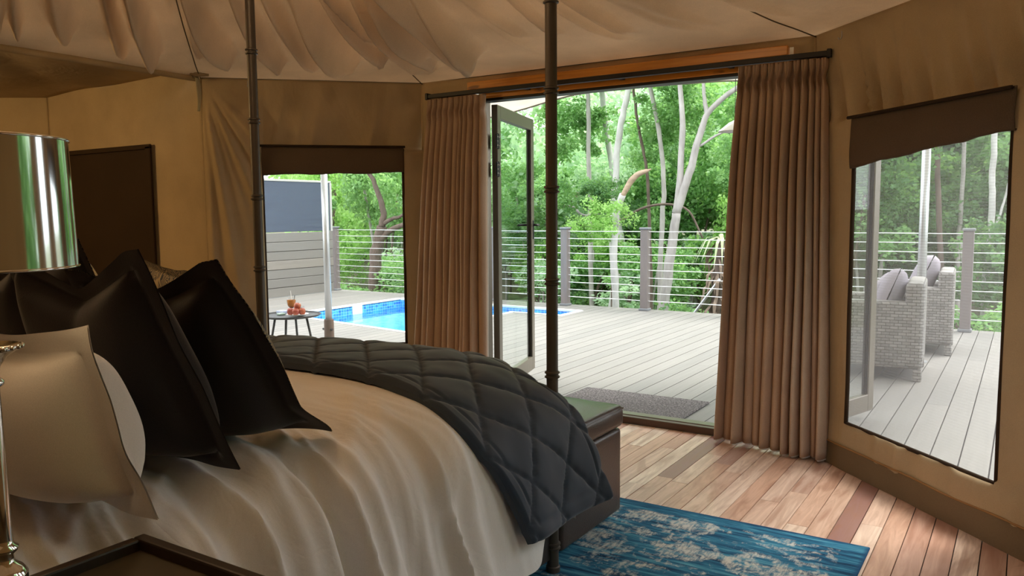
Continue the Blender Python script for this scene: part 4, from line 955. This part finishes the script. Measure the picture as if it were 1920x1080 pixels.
puff('back_cushion', MA, (.06, .12, .66), (.46, .44, .20), Ry(-60) @ Rz(-6), 'second grey back cushion in the wicker armchair nearest the mesh window', 'cushion', 'wicker chair cushions', seed=5)
puff('back_cushion', MBc, (.12, -.06, .72), (.50, .46, .22), Ry(-68) @ Rz(8), 'grey back cushion propped in the wicker armchair by the railing post', 'cushion', 'wicker chair cushions', seed=3)
# ---------------- poolside table with drinks and fruit
TZ = .42
tb = thing('side_table', 'low dark round tray table on splayed legs beside the pool', 'table', (-5.86, 5.28, DZ))
tcx, tcy, tr_ = -5.90, 5.27, .285
MB().lathe([(0, -.012), (.20, -.012), (.26, -.004), (tr_, .012), (tr_, .018), (tr_-.012, .018), (tr_-.02, .004), (0, .002)], (tcx, tcy, TZ), 40).build('table_top', TILEB, tb, 40)
for k in range(4):
    a = .55+k*pi/2; MB().tube([(tcx+.15*cos(a), tcy+.15*sin(a), TZ-.01), (tcx+.235*cos(a), tcy+.235*sin(a), DZ+.001)], .011, 8).build('leg', TILEB, tb, True)
MB().tube([(tcx+.2*cos(k*pi/12), tcy+.2*sin(k*pi/12), .18) for k in range(25)], .006, 6, False).build('ring_stretcher', TILEB, tb, True)
gx_, gy_ = -5.93, 5.31; z0 = TZ+.0025
gl = thing('cocktail_glass', 'stemmed glass of orange drink with straw on the poolside table', 'glass', (gx_, gy_, z0))
MB().lathe([(0, 0), (.034, 0), (.034, .003), (.008, .008), (.005, .016), (.006, .055), (.018, .068), (.037, .095), (.043, .125), (.042, .160), (.040, .172)], (gx_, gy_, z0), 24).build('glass', CLEAR, gl, True)
MB().lathe([(0, .066), (.016, .0685), (.027, .082), (0, .082)], (gx_, gy_, z0), 20).build('syrup', DRINKR, gl, True)
MB().lathe([(0, .0822), (.0275, .0822), (.0355, .096), (.0412, .125), (.041, .148), (0, .148)], (gx_, gy_, z0), 20).build('drink', DRINK, gl, 40)
MB().tube([(gx_+.01, gy_, z0+.10), (gx_-.012, gy_+.004, z0+.235)], .0028, 6).build('straw', CHINA, gl)
MB().tube([(gx_+.01, gy_+.01, z0+.10), (gx_+.034, gy_+.014, z0+.19)], .0028, 6).build('straw', BLACKM, gl)
jx, jy = -5.845, 5.345
jr = thing('tumbler', 'short tumbler of brown drink behind the apples', 'tumbler', (jx, jy, z0))
MB().lathe([(0, 0), (.032, 0), (.036, .085), (.034, .085), (.0305, .004), (0, .004)], (jx, jy, z0), 20).build('glass', CLEAR, jr, 40)
MB().lathe([(0, .0045), (.0300, .0045), (.0322, .06), (0, .06)], (jx, jy, z0), 20).build('drink', BROWNJ, jr, 40)
plx, ply = -5.76, 5.225
pl = MB().lathe([(0, 0), (.06, 0), (.095, .008), (.105, .014), (.104, .017), (.09, .011), (.058, .004), (0, .004)], (plx, ply, TZ+.018), 32).build('fruit_plate', CHINA, loc=(plx, ply, TZ+.018))
tag(pl, 'white plate holding the apples at the edge of the poolside table', 'plate')
ap = MB().lathe([(0, .022), (.004, .026), (.013, .034), (.024, .032), (.031, .021), (.033, .008), (.030, -.010), (.020, -.026), (.010, -.032), (.004, -.030), (0, -.027)], (0, 0, .033), 20).build('apple', APPLE, smooth=True, loc=(0, 0, 0))
sk = MB().tube([(0, 0, .055), (.003, .001, .066), (.007, .002, .072)], .0016, 6).build('stalk', STALK, ap)
spots = [((-.045, -.048, .0), 'apple at the front of the plate, turned yellow side out'), ((.018, -.040, 0), 'apple between two others in the front row of the plate'), ((.055, .020, 0), 'dark red apple at the pool end of the plate'), ((-.035, .030, 0), 'apple at the back of the plate beside the tumbler'), ((-.004, -.005, .048), 'apple stacked on top of the others')]
for i, (d, lab) in enumerate(spots):
    if i == 0: o = ap
    else:
        o = ap.copy(); C.objects.link(o); s2 = sk.copy(); C.objects.link(s2); s2.parent = o
    o.location = (plx+d[0], ply+d[1], TZ+.018+.005+d[2]); o.rotation_euler = (.25*sin(i*2), .2*cos(i*3), i*1.9); tag(o, lab, 'apple', 'apples on the poolside table')
tag(MB().rbox(-6.13, -6.05, 5.29, 5.38, z0, z0+.032, .008, 2).build('folded_cloth', BLUEC, loc=(-6.09, 5.33, z0)), 'small pale blue folded cloth on the poolside table', 'cloth')
tag(MB().rbox(-6.045, -5.985, 5.22, 5.285, z0, z0+.020, .008, 2).build('soap_bar', GREENC, loc=(-6.0, 5.25, z0)), 'pale green bar lying on the poolside table', 'soap')

# ================================================================ THE WOOD BEYOND THE RAILING
def trunk_mb(pts, r0, taper=.8, n=9, seed=0, down=True):
    P = [Vector(p) for p in pts]
    if down and P[0].z > P[-1].z: P = P[::-1]
    if down: g = ground_z(P[0].x, P[0].y)-.15; P = [Vector((P[0].x, P[0].y, g))]+P if P[0].z > g+.2 else P
    Q = cat_path(P, 5); m = len(Q)
    for i, q in enumerate(Q): q.x += .02*nz(i*.35, seed); q.y += .04*nz(i*.3, seed+9)
    return MB().tube(Q, [r0*(1.12-(1-taper)*i/m*1.6)*(1+.12*nz(i*.6, seed+3)) for i in range(m)], n)
TR = {"t1": [0.056, [[-8.82, 17.0, 4.46], [-8.75, 17.0, 3.97], [-8.73, 17.0, 2.61], [-8.69, 17.0, 0.99], [-8.65, 17.0, -1.04]]], "t2": [0.071, [[-6.78, 15.0, 4.11], [-6.85, 15.0, 3.7], [-6.93, 15.0, 3.33], [-7.04, 15.0, 2.85], [-7.09, 15.0, 2.12], [-7.14, 15.0, 1.36], [-7.17, 15.0, 0.92], [-7.13, 15.0, 0.36], [-7.1, 15.0, 0.03], [-7.11, 15.0, -0.84]]], "t2b": [0.055, [[-7.05, 14.9, -0.05], [-7.16, 14.9, -0.55], [-7.23, 14.9, -0.83]]], "t3": [0.078, [[-8.93, 18.0, 4.73], [-8.88, 18.0, 4.24], [-8.77, 18.0, 3.35], [-8.63, 18.0, 2.59], [-8.53, 18.0, 1.75], [-8.43, 18.0, 1.1], [-8.32, 18.0, 0.58], [-8.22, 18.0, -0.01], [-8.19, 18.0, -1.26]]], "t4": [0.034, [[-7.18, 16.0, 4.17], [-7.12, 16.0, 3.68], [-7.03, 16.0, 3.14], [-6.91, 16.0, 2.61], [-6.83, 16.0, 2.14], [-6.77, 16.0, 1.01], [-6.71, 16.0, -0.93]]], "t5": [0.049, [[-6.61, 15.5, 4.16], [-6.56, 15.5, 3.9], [-6.41, 15.5, 3.21], [-6.27, 15.5, 2.25], [-6.26, 15.5, 1.66], [-6.29, 15.5, 1.05], [-6.33, 15.5, -0.84]]], "t7": [0.091, [[-5.27, 13.0, -0.58], [-5.21, 13.0, -0.11], [-5.14, 13.0, 0.45], [-5.07, 13.0, 0.93], [-5.02, 13.0, 1.36]]], "t7a": [0.049, [[-5.02, 13.0, 1.36], [-4.96, 13.0, 1.85], [-4.93, 13.0, 2.84], [-4.97, 13.0, 3.5], [-4.99, 13.0, 3.92]]], "t7b": [0.057, [[-5.02, 13.0, 1.36], [-4.87, 13.0, 1.8], [-4.76, 13.0, 2.15], [-4.67, 13.0, 2.48], [-4.57, 13.0, 2.8], [-4.45, 13.0, 3.04], [-4.04, 13.0, 3.34], [-3.69, 13.0, 3.53]]], "t7c": [0.035, [[-4.5, 13.0, 2.96], [-4.54, 13.0, 3.18], [-4.58, 13.0, 3.46], [-4.64, 13.0, 3.88]]], "t7d": [0.017, [[-4.62, 13.0, 2.46], [-4.34, 13.0, 2.62], [-4.08, 13.0, 2.7], [-3.85, 13.0, 2.71]]], "curve": [0.035, [[-6.64, 14.0, 0.96], [-6.62, 14.0, 1.14], [-6.41, 14.0, 1.28], [-6.04, 14.0, 1.46], [-5.58, 14.0, 1.52], [-5.18, 14.0, 1.4]]], "broken": [0.062, [[-5.7, 12.5, 1.79], [-5.62, 12.5, 1.91], [-5.5, 12.5, 2.01], [-5.35, 12.5, 2.06], [-5.27, 12.5, 2.08]]], "vine": [0.025, [[-7.63, 13.5, 1.51], [-7.29, 13.5, 1.49], [-7.06, 13.5, 1.34], [-6.78, 13.5, 1.34], [-6.6, 13.5, 1.5], [-6.62, 13.5, 1.66]]], "log": [0.046, [[-7.26, 13.6, 1.74], [-7.09, 13.6, 1.63], [-6.87, 13.6, 1.56]]], "bentA": [0.138, [[-12.0, 13.0, -1.04], [-11.89, 13.0, -0.21], [-11.83, 13.0, 0.49], [-11.74, 13.0, 0.83], [-11.64, 13.0, 1.12]]], "bentB": [0.069, [[-11.64, 13.0, 1.12], [-11.6, 13.0, 1.4], [-11.68, 13.0, 1.74], [-11.85, 13.0, 2.09], [-12.03, 13.0, 2.38], [-12.14, 13.0, 2.67]]], "bentC": [0.074, [[-11.74, 13.0, 0.78], [-11.55, 13.0, 0.95], [-11.28, 13.0, 1.09], [-10.84, 13.0, 1.18], [-10.41, 13.0, 1.12]]], "bentD": [0.045, [[-11.58, 13.0, 1.18], [-11.35, 13.0, 1.29], [-11.1, 13.0, 1.34], [-10.54, 13.0, 1.61]]], "r1": [0.055, [[-0.54, 16.0, 3.1], [-0.53, 16.0, 2.55], [-0.54, 16.0, 1.94], [-0.52, 16.0, 1.58], [-0.52, 16.0, 0.94], [-0.56, 16.0, 0.4], [-0.56, 16.0, -0.16], [-0.57, 16.0, -0.72]]], "r1b": [0.022, [[-0.51, 16.0, 0.85], [-0.44, 16.0, 1.13], [-0.36, 16.0, 1.44], [-0.3, 16.0, 1.76], [-0.21, 16.0, 2.11], [-0.18, 16.0, 2.46]]], "r2": [0.042, [[-1.1, 18.0, 3.25], [-1.1, 18.0, 2.69], [-1.09, 18.0, 2.03], [-1.11, 18.0, 1.1], [-1.12, 18.0, 0.57], [-1.09, 18.0, -0.8]]], "r3": [0.05, [[-1.51, 17.0, 3.28], [-1.46, 17.0, 2.3], [-1.4, 17.0, 1.31], [-1.28, 17.0, -0.69]]], "palm": [0.091, [[-4.06, 12.2, -0.35], [-4.04, 12.2, -0.06], [-4.02, 12.2, 0.28], [-3.99, 12.2, 0.61], [-3.96, 12.2, 0.9]]], "stake": [0.025, [[-4.4, 12.0, -0.31], [-4.0, 12.0, 0.25]]], "lw1": [0.094, [[-14.28, 15.0, 1.15], [-13.93, 15.0, 0.01], [-13.41, 15.0, -0.71]]]}
def tree(name, root, r, m, label, cat, branches=(), group=None, mb_=None):
    p0 = root[0]
    t = thing(name, label, cat, (root[0][0], root[0][1], ground_z(root[0][0], root[0][1])), group)
    trunk_mb(root, r, seed=hash(label) % 50 if False else len(label)).build('trunk', m, t, True)
    for bp, br in branches: trunk_mb(bp, br, .6, 7, len(label)+1, False).build('branch', m, t, True)
    return t
def up(pts): return [p for p in (pts if pts[0][2] < pts[-1][2] else pts[::-1])]
trees = {}
trees['t1'] = tree('slender_tree', up(TR['t1'][1])+[(-8.9, 17, 6.2)], TR['t1'][0], BARKP, 'thin straight pale trunk behind the railing, first right of the near bed post', 'tree')
trees['t2'] = tree('slender_tree', up(TR['t2'][1])+[(-6.6, 15, 5.6)], TR['t2'][0], BARKW, 'whitish trunk bending right near its top, with a propped side stem', 'tree', [(TR['t2b'][1], TR['t2b'][0])])
trees['t3'] = tree('slender_tree', up(TR['t3'][1])+[(-9.1, 18, 6.6)], TR['t3'][0], BARKW, 'pale hazy trunk leaning left behind the bending whitish one', 'tree')
trees['t4'] = tree('slender_tree', up(TR['t4'][1])+[(-7.3, 16, 5.4)], TR['t4'][0], BARKB, 'thin brown stem leaning left in the middle of the doorway view', 'tree')
trees['t5'] = tree('slender_tree', up(TR['t5'][1])+[(-6.7, 15.5, 5.4)], TR['t5'][0], BARKP, 'slim grey trunk curving left, standing left of the big forked trunk', 'tree')
trees['t7'] = tree('forked_tree', TR['t7'][1], TR['t7'][0], BARKP, 'large forked tree with mottled pale bark close behind the railing', 'tree', [(TR['t7a'][1], .060), (TR['t7b'][1], .070), (TR['t7c'][1], .038), (TR['t7d'][1], .020)])
trees['bent'] = tree('gnarled_tree', TR['bentA'][1], TR['bentA'][0], BARKB, 'gnarled brown tree with bent limbs beside the privacy screen', 'tree', [(TR[k][1], TR[k][0]) for k in ('bentB', 'bentC', 'bentD')])
trees['r1'] = tree('slender_tree', up(TR['r1'][1])+[(-.5, 16, 5.2)], TR['r1'][0], BARKW, 'whitish tree with a thin side stem, seen through the fine mesh window', 'tree', [(TR['r1b'][1], TR['r1b'][0])])
trees['r2'] = tree('slender_tree', up(TR['r2'][1])+[(-1.1, 18, 5.4)], TR['r2'][0], BARKP, 'thin grey trunk seen behind the railing post in the fine mesh window', 'tree')
trees['r3'] = tree('slender_tree', up(TR['r3'][1])+[(-1.55, 17, 5.4)], TR['r3'][0], BARKB, 'dark trunk seen just right of the steel pole in the fine mesh window', 'tree')
bt = thing('fallen_branch', 'curved grey branch arching between the trunks behind the railing', 'branch', (-6.64, 14, ground_z(-6.64, 14)))
trunk_mb([(-6.7, 14.0, -1.6), (-6.66, 14, .2)]+TR['curve'][1]+[(-4.9, 14, .9)], TR['curve'][0], .6, 7, 3, False).build('limb', BARKB, bt, True)
bk = thing('broken_tree', 'leafy snapped stump with a raw broken limb pointing up', 'tree', (-6.1, 12.6, ground_z(-6.1, 12.6)))
trunk_mb([(-5.95, 12.6, -1.75), (-5.96, 12.6, -.2), (-5.98, 12.6, .8), (-5.92, 12.56, 1.35), (-5.78, 12.5, 1.68)], .058, .95, 8, 5, False).build('trunk', BARKW, bk, True)
lb = MB().tube(cat_path([(-5.78, 12.5, 1.66)]+TR['broken'][1][:-1]+[(-5.27, 12.5, 2.085)], 4), [.040, .042, .045, .047, .049, .050, .051, .052, .053, .052, .050, .049, .047, .044, .042, .038, .034, .024, .018, .014, .010], 10)
lb.build('broken_limb', BARKT, bk, True)
trunk_mb(TR['vine'][1], TR['vine'][0], .7, 7, 8, False).build('branch', BARKP, bk, True)
trunk_mb(TR['log'][1], TR['log'][0], .9, 8, 9, False).build('branch', BARKT, bk, True)
# dead palm at the right of the doorway, with a skirt of dry fronds
dp = thing('dead_palm', 'dead palm stump wrapped in dry brown fronds behind the railing', 'palm', (-4.05, 12.2, ground_z(-4.05, 12.2)))
trunk_mb(TR['palm'][1], .085, .9, 9, 2).build('trunk', BARKB, dp, True)
rr = random.Random(4); fr_ = MB()
for k in range(70):
    a = rr.uniform(0, 2*pi); z = rr.uniform(-.5, .95); L = rr.uniform(.25, .5); r = .08; wv = rr.uniform(.015, .04)
    p0 = Vector((-4.02+r*cos(a), 12.2+r*sin(a), z)); p1 = p0+Vector((cos(a)*L*.35, sin(a)*L*.35, -L*.3)); p2 = p0+Vector((cos(a)*L*.45, sin(a)*L*.45, -L)); s_ = Vector((-sin(a), cos(a), 0))*wv
    fr_.add([p0-s_*.5, p0+s_*.5, p1+s_, p2, p1-s_], [(0, 1, 2, 4), (4, 2, 3)])
o = fr_.build('dry_frond', DRYF, dp); o['kind'] = 'stuff'
fr_ = MB()
for k in range(16):
    a = rr.uniform(0, 2*pi); L = rr.uniform(.5, .9); p0 = Vector((-3.96, 12.2, .85)); s_ = Vector((-sin(a), cos(a), 0))*.028
    P = [p0+Vector((cos(a)*L*q*.55, sin(a)*L*q*.55, .75*q-1.25*q*q*L)) for q in (0, .3, .6, 1)]
    fr_.add([P[0]-s_*.4, P[0]+s_*.4, P[1]+s_, P[1]-s_, P[2]+s_*.8, P[2]-s_*.8, P[3]], [(0, 1, 2, 3), (3, 2, 4, 5), (5, 4, 6)])
o = fr_.build('pale_frond', PALEF, dp); o['kind'] = 'stuff'
st = thing('leaning_stake', 'pale stake leaning against the dead palm behind the railing', 'stake', (-4.6, 12.0, ground_z(-4.6, 12)))
MB().tube([(-5.55, 12.0, -1.75), (-4.4, 12.0, -.31), (-4.0, 12.02, .25), (-3.93, 12.03, .35)], .024, 8).build('rod', STEEL, st, True)
# pale lamp shade hanging under the awning, half hidden by the curtain
ls = thing('hanging_lamp', 'cream cone lamp shade hanging under the awning beside the curtain edge', 'lamp', (-2.03, 6.45, 2.03))
MB().lathe([(.012, .075), (.02, .07), (.05, .055), (.13, -.01), (.131, -.014), (.05, .050), (.02, .062)], (-2.005, 6.45, 2.03), 28).build('shade', CHINA, ls, True)
MB().tube([(-2.005, 6.45, 2.10), (-2.005, 6.45, 2.47)], .003, 6).build('cord', BLACKM, ls)

# ---------------- foliage: a few leaf masses, shared by every tree and bush
def leaf_mass(name, n, rx, rz, size, m, seed, lumps):
    rr = random.Random(seed); V = []; F = []
    L = [(rr.gauss(0, .5)*rx, rr.gauss(0, .5)*rx, rr.uniform(-.8, .8)*rz, rr.uniform(.18, .40)*rx) for _ in range(lumps)]
    for i in range(n):
        c = L[rr.randrange(lumps)]; d = Vector((rr.gauss(0, 1), rr.gauss(0, 1), rr.gauss(0, .75))).normalized()*c[3]*rr.uniform(.55, 1.05)
        p = Vector((c[0], c[1], c[2]))+d; s = size*rr.uniform(.6, 1.3)
        a = Vector((rr.gauss(0, 1), rr.gauss(0, 1), rr.gauss(-.35, .6))).normalized(); b_ = a.cross(Vector((rr.gauss(0, 1), rr.gauss(0, 1), rr.gauss(0, 1)))).normalized()*.42; k = len(V)
        nn = a.cross(b_)*.25
        V += [p, p+(a*.5+b_)*s, p+(a*1.25+nn)*s, p+(a*.5-b_)*s]; F += [(k, k+1, k+2), (k, k+2, k+3)]
    me = bpy.data.meshes.new(name); me.from_pydata(V, [], F); me.materials.append(m); me.update(); return me
LM = {}
for key, m, n_, sz in (('mid', LEAFA, 5200, .085), ('bright', LEAFB, 5200, .080), ('dark', LEAFC, 5200, .085), ('hazy', LEAFD, 5200, .095)):
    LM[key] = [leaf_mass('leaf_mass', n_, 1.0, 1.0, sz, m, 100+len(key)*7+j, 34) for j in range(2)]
def foliage(parent, key, loc, sc, rz, j=0):
    o = bpy.data.objects.new('foliage', LM[key][j]); C.objects.link(o); org = ORG[parent.name]
    o.parent = parent; o.location = Vector(loc)-org; o.scale = sc if isinstance(sc, tuple) else (sc,)*3; o.rotation_euler = (0, 0, rz); o['kind'] = 'stuff'; return o
rr = random.Random(9)
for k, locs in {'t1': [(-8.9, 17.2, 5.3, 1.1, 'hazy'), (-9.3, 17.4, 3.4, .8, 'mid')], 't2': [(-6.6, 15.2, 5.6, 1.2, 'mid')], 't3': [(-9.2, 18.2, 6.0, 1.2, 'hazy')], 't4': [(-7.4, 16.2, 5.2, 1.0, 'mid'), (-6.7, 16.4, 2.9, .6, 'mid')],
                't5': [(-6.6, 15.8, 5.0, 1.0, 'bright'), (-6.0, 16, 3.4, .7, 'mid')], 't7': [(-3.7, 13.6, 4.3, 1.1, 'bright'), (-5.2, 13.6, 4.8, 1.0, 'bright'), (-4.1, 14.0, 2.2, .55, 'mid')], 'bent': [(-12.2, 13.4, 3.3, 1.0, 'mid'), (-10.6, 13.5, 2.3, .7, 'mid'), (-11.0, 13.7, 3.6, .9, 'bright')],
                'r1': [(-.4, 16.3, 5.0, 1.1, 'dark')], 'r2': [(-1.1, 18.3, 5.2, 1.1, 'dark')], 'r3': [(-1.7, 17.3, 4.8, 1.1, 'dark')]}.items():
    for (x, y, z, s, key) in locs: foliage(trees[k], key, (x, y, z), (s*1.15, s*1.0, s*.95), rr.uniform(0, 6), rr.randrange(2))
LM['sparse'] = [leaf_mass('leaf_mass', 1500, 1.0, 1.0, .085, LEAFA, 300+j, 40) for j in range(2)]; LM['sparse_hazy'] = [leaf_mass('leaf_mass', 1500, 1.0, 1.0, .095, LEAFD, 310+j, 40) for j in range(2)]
foliage(bk, 'bright', (-6.25, 12.6, 1.25), (.48, .45, .42), 1, 0); foliage(bk, 'mid', (-7.35, 12.9, 1.75), (.55, .5, .42), 2, 1); foliage(bk, 'dark', (-7.9, 13.0, 1.2), (.6, .5, .4), 4, 1); foliage(bk, 'dark', (-6.4, 12.8, 1.7), (.4, .4, .3), 5, 0)
# bushes and background trees, each a thing of its own
def bush(x, y, h, key, sc, label, group, nm='bush', cat='bush', stems=3):
    br_ = x/y; col_ = {'mid': 'mid green', 'bright': 'bright green', 'dark': 'dark green', 'hazy': 'haze-tinted green', 'sparse': 'thin green', 'sparse_hazy': 'thin haze-tinted'}[key]
    ar_ = 'in the fine mesh window' if br_ > -.19 else 'behind the right-hand curtain' if br_ > -.32 else 'in the doorway' if br_ > -.66 else 'behind the pool side curtain' if br_ > -.80 else 'in the open mesh window'
    if y < 5: ar_ = 'beside the tent'
    label = label.format(c=col_, a=ar_); group = group + ' (' + col_ + ', ' + ar_ + ')'
    g = ground_z(x, y); t = thing(nm, label, cat, (x, y, g), group)
    for q in range(stems):
        a = rr.uniform(0, 6.28); MB().tube(cat_path([(x+.1*cos(a), y+.1*sin(a), g-.1), (x+.25*cos(a), y+.25*sin(a), g+(h-g)*.5), (x+.55*sc[0]*cos(a+.4), y+.55*sc[0]*sin(a+.4), h+.3)], 3), .028+.012*(q == 0), 6).build('stem', BARKB if rr.random() < .6 else BARKP, t, True)
    foliage(t, key, (x, y, h), sc, rr.uniform(0, 6), rr.randrange(2)); return t
G1, G2, G3 = 'low bushes just beyond the railing', 'leafy saplings among the trunks', 'dense trees filling the hillside behind'
for i in range(17):
    x = -15.5+i*1.08+rr.uniform(-.3, .3); y = 12.3+rr.uniform(0, 2.2); key = rr.choice(['mid', 'bright', 'mid', 'dark'] if x < -3 else ['dark', 'mid', 'dark'])
    door = -9.3 < x < -3.9
    bush(x, y, rr.uniform(-.75, -.05)-(.55 if door else 0), key, (rr.uniform(.7, 1.0), rr.uniform(.6, .9), rr.uniform(.55, .85)), 'low {c} bush close behind the cable railing {a}', G1)
for i in range(20):
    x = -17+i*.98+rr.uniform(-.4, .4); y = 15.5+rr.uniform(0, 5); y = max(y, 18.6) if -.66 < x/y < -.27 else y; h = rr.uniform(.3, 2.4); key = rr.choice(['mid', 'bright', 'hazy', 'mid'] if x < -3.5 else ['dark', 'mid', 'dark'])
    bush(x, y, h, key, (rr.uniform(.8, 1.3), rr.uniform(.8, 1.1), rr.uniform(.8, 1.3)), '{c} sapling among the trunks behind the railing {a}', G2, 'sapling', 'tree', 2)
for row, (yy, n_, zlo, zhi) in enumerate(((21, 17, .5, 4.0), (25, 17, 1.2, 6.0), (30, 13, 3.0, 8.5))):
    for i in range(n_):
        x = (-1.02*yy)+i*(1.12*yy/n_)+rr.uniform(-.5, .5); y = yy+rr.uniform(-1.5, 1.5); br = x/y
        for z in ([rr.uniform(zlo, zlo+1.2), rr.uniform((zlo+zhi)/2, zhi)] if row else [rr.uniform(zlo, zhi)]):
            if -.62 < br < -.42 and z > 1.7 and rr.random() < .9:
                bush(x, y, z, rr.choice(['sparse', 'sparse_hazy']), (1.9, 1.7, 1.9), '{c} tree with white sky showing through its leaves {a}', 'thin trees before the sky', 'background_tree', 'tree', 1); continue
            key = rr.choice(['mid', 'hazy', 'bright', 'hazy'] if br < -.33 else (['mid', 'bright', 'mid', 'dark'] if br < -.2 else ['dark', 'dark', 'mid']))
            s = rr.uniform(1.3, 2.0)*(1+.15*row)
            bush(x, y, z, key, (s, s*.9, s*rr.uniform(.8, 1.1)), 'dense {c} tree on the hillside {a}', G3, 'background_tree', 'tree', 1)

# trees on the near side of the tent, beyond the side windows
for i, (x, y, z) in enumerate(((3.6, 3.2, 1.2), (4.2, 1.4, 2.2), (3.4, -.2, .8), (5.4, 2.4, 3.4), (4.6, -1.6, 2.4), (5.6, .2, 3.8), (2.6, 2.9, 1.1), (2.7, 1.9, 1.7), (2.5, 1.0, 1.0), (3.0, 2.4, 2.6))):
    bush(x, y, z, ('dark', 'mid')[i % 2], (1.2, 1.1, 1.2), '{c} tree standing close {a}', 'trees beside the tent', 'background_tree', 'tree', 2)

for i in range(9):
    y = rr.uniform(16.5, 19); x = y*(-.60+.30*i/8)+rr.uniform(-.2, .2)
    bush(x, y, rr.uniform(-.5, .35), ('bright', 'hazy', 'mid')[i % 3], (rr.uniform(.7, 1.0), .8, rr.uniform(.5, .8)), 'low {c} bush well back between the tree trunks {a}', 'bright bushes between the trunks')
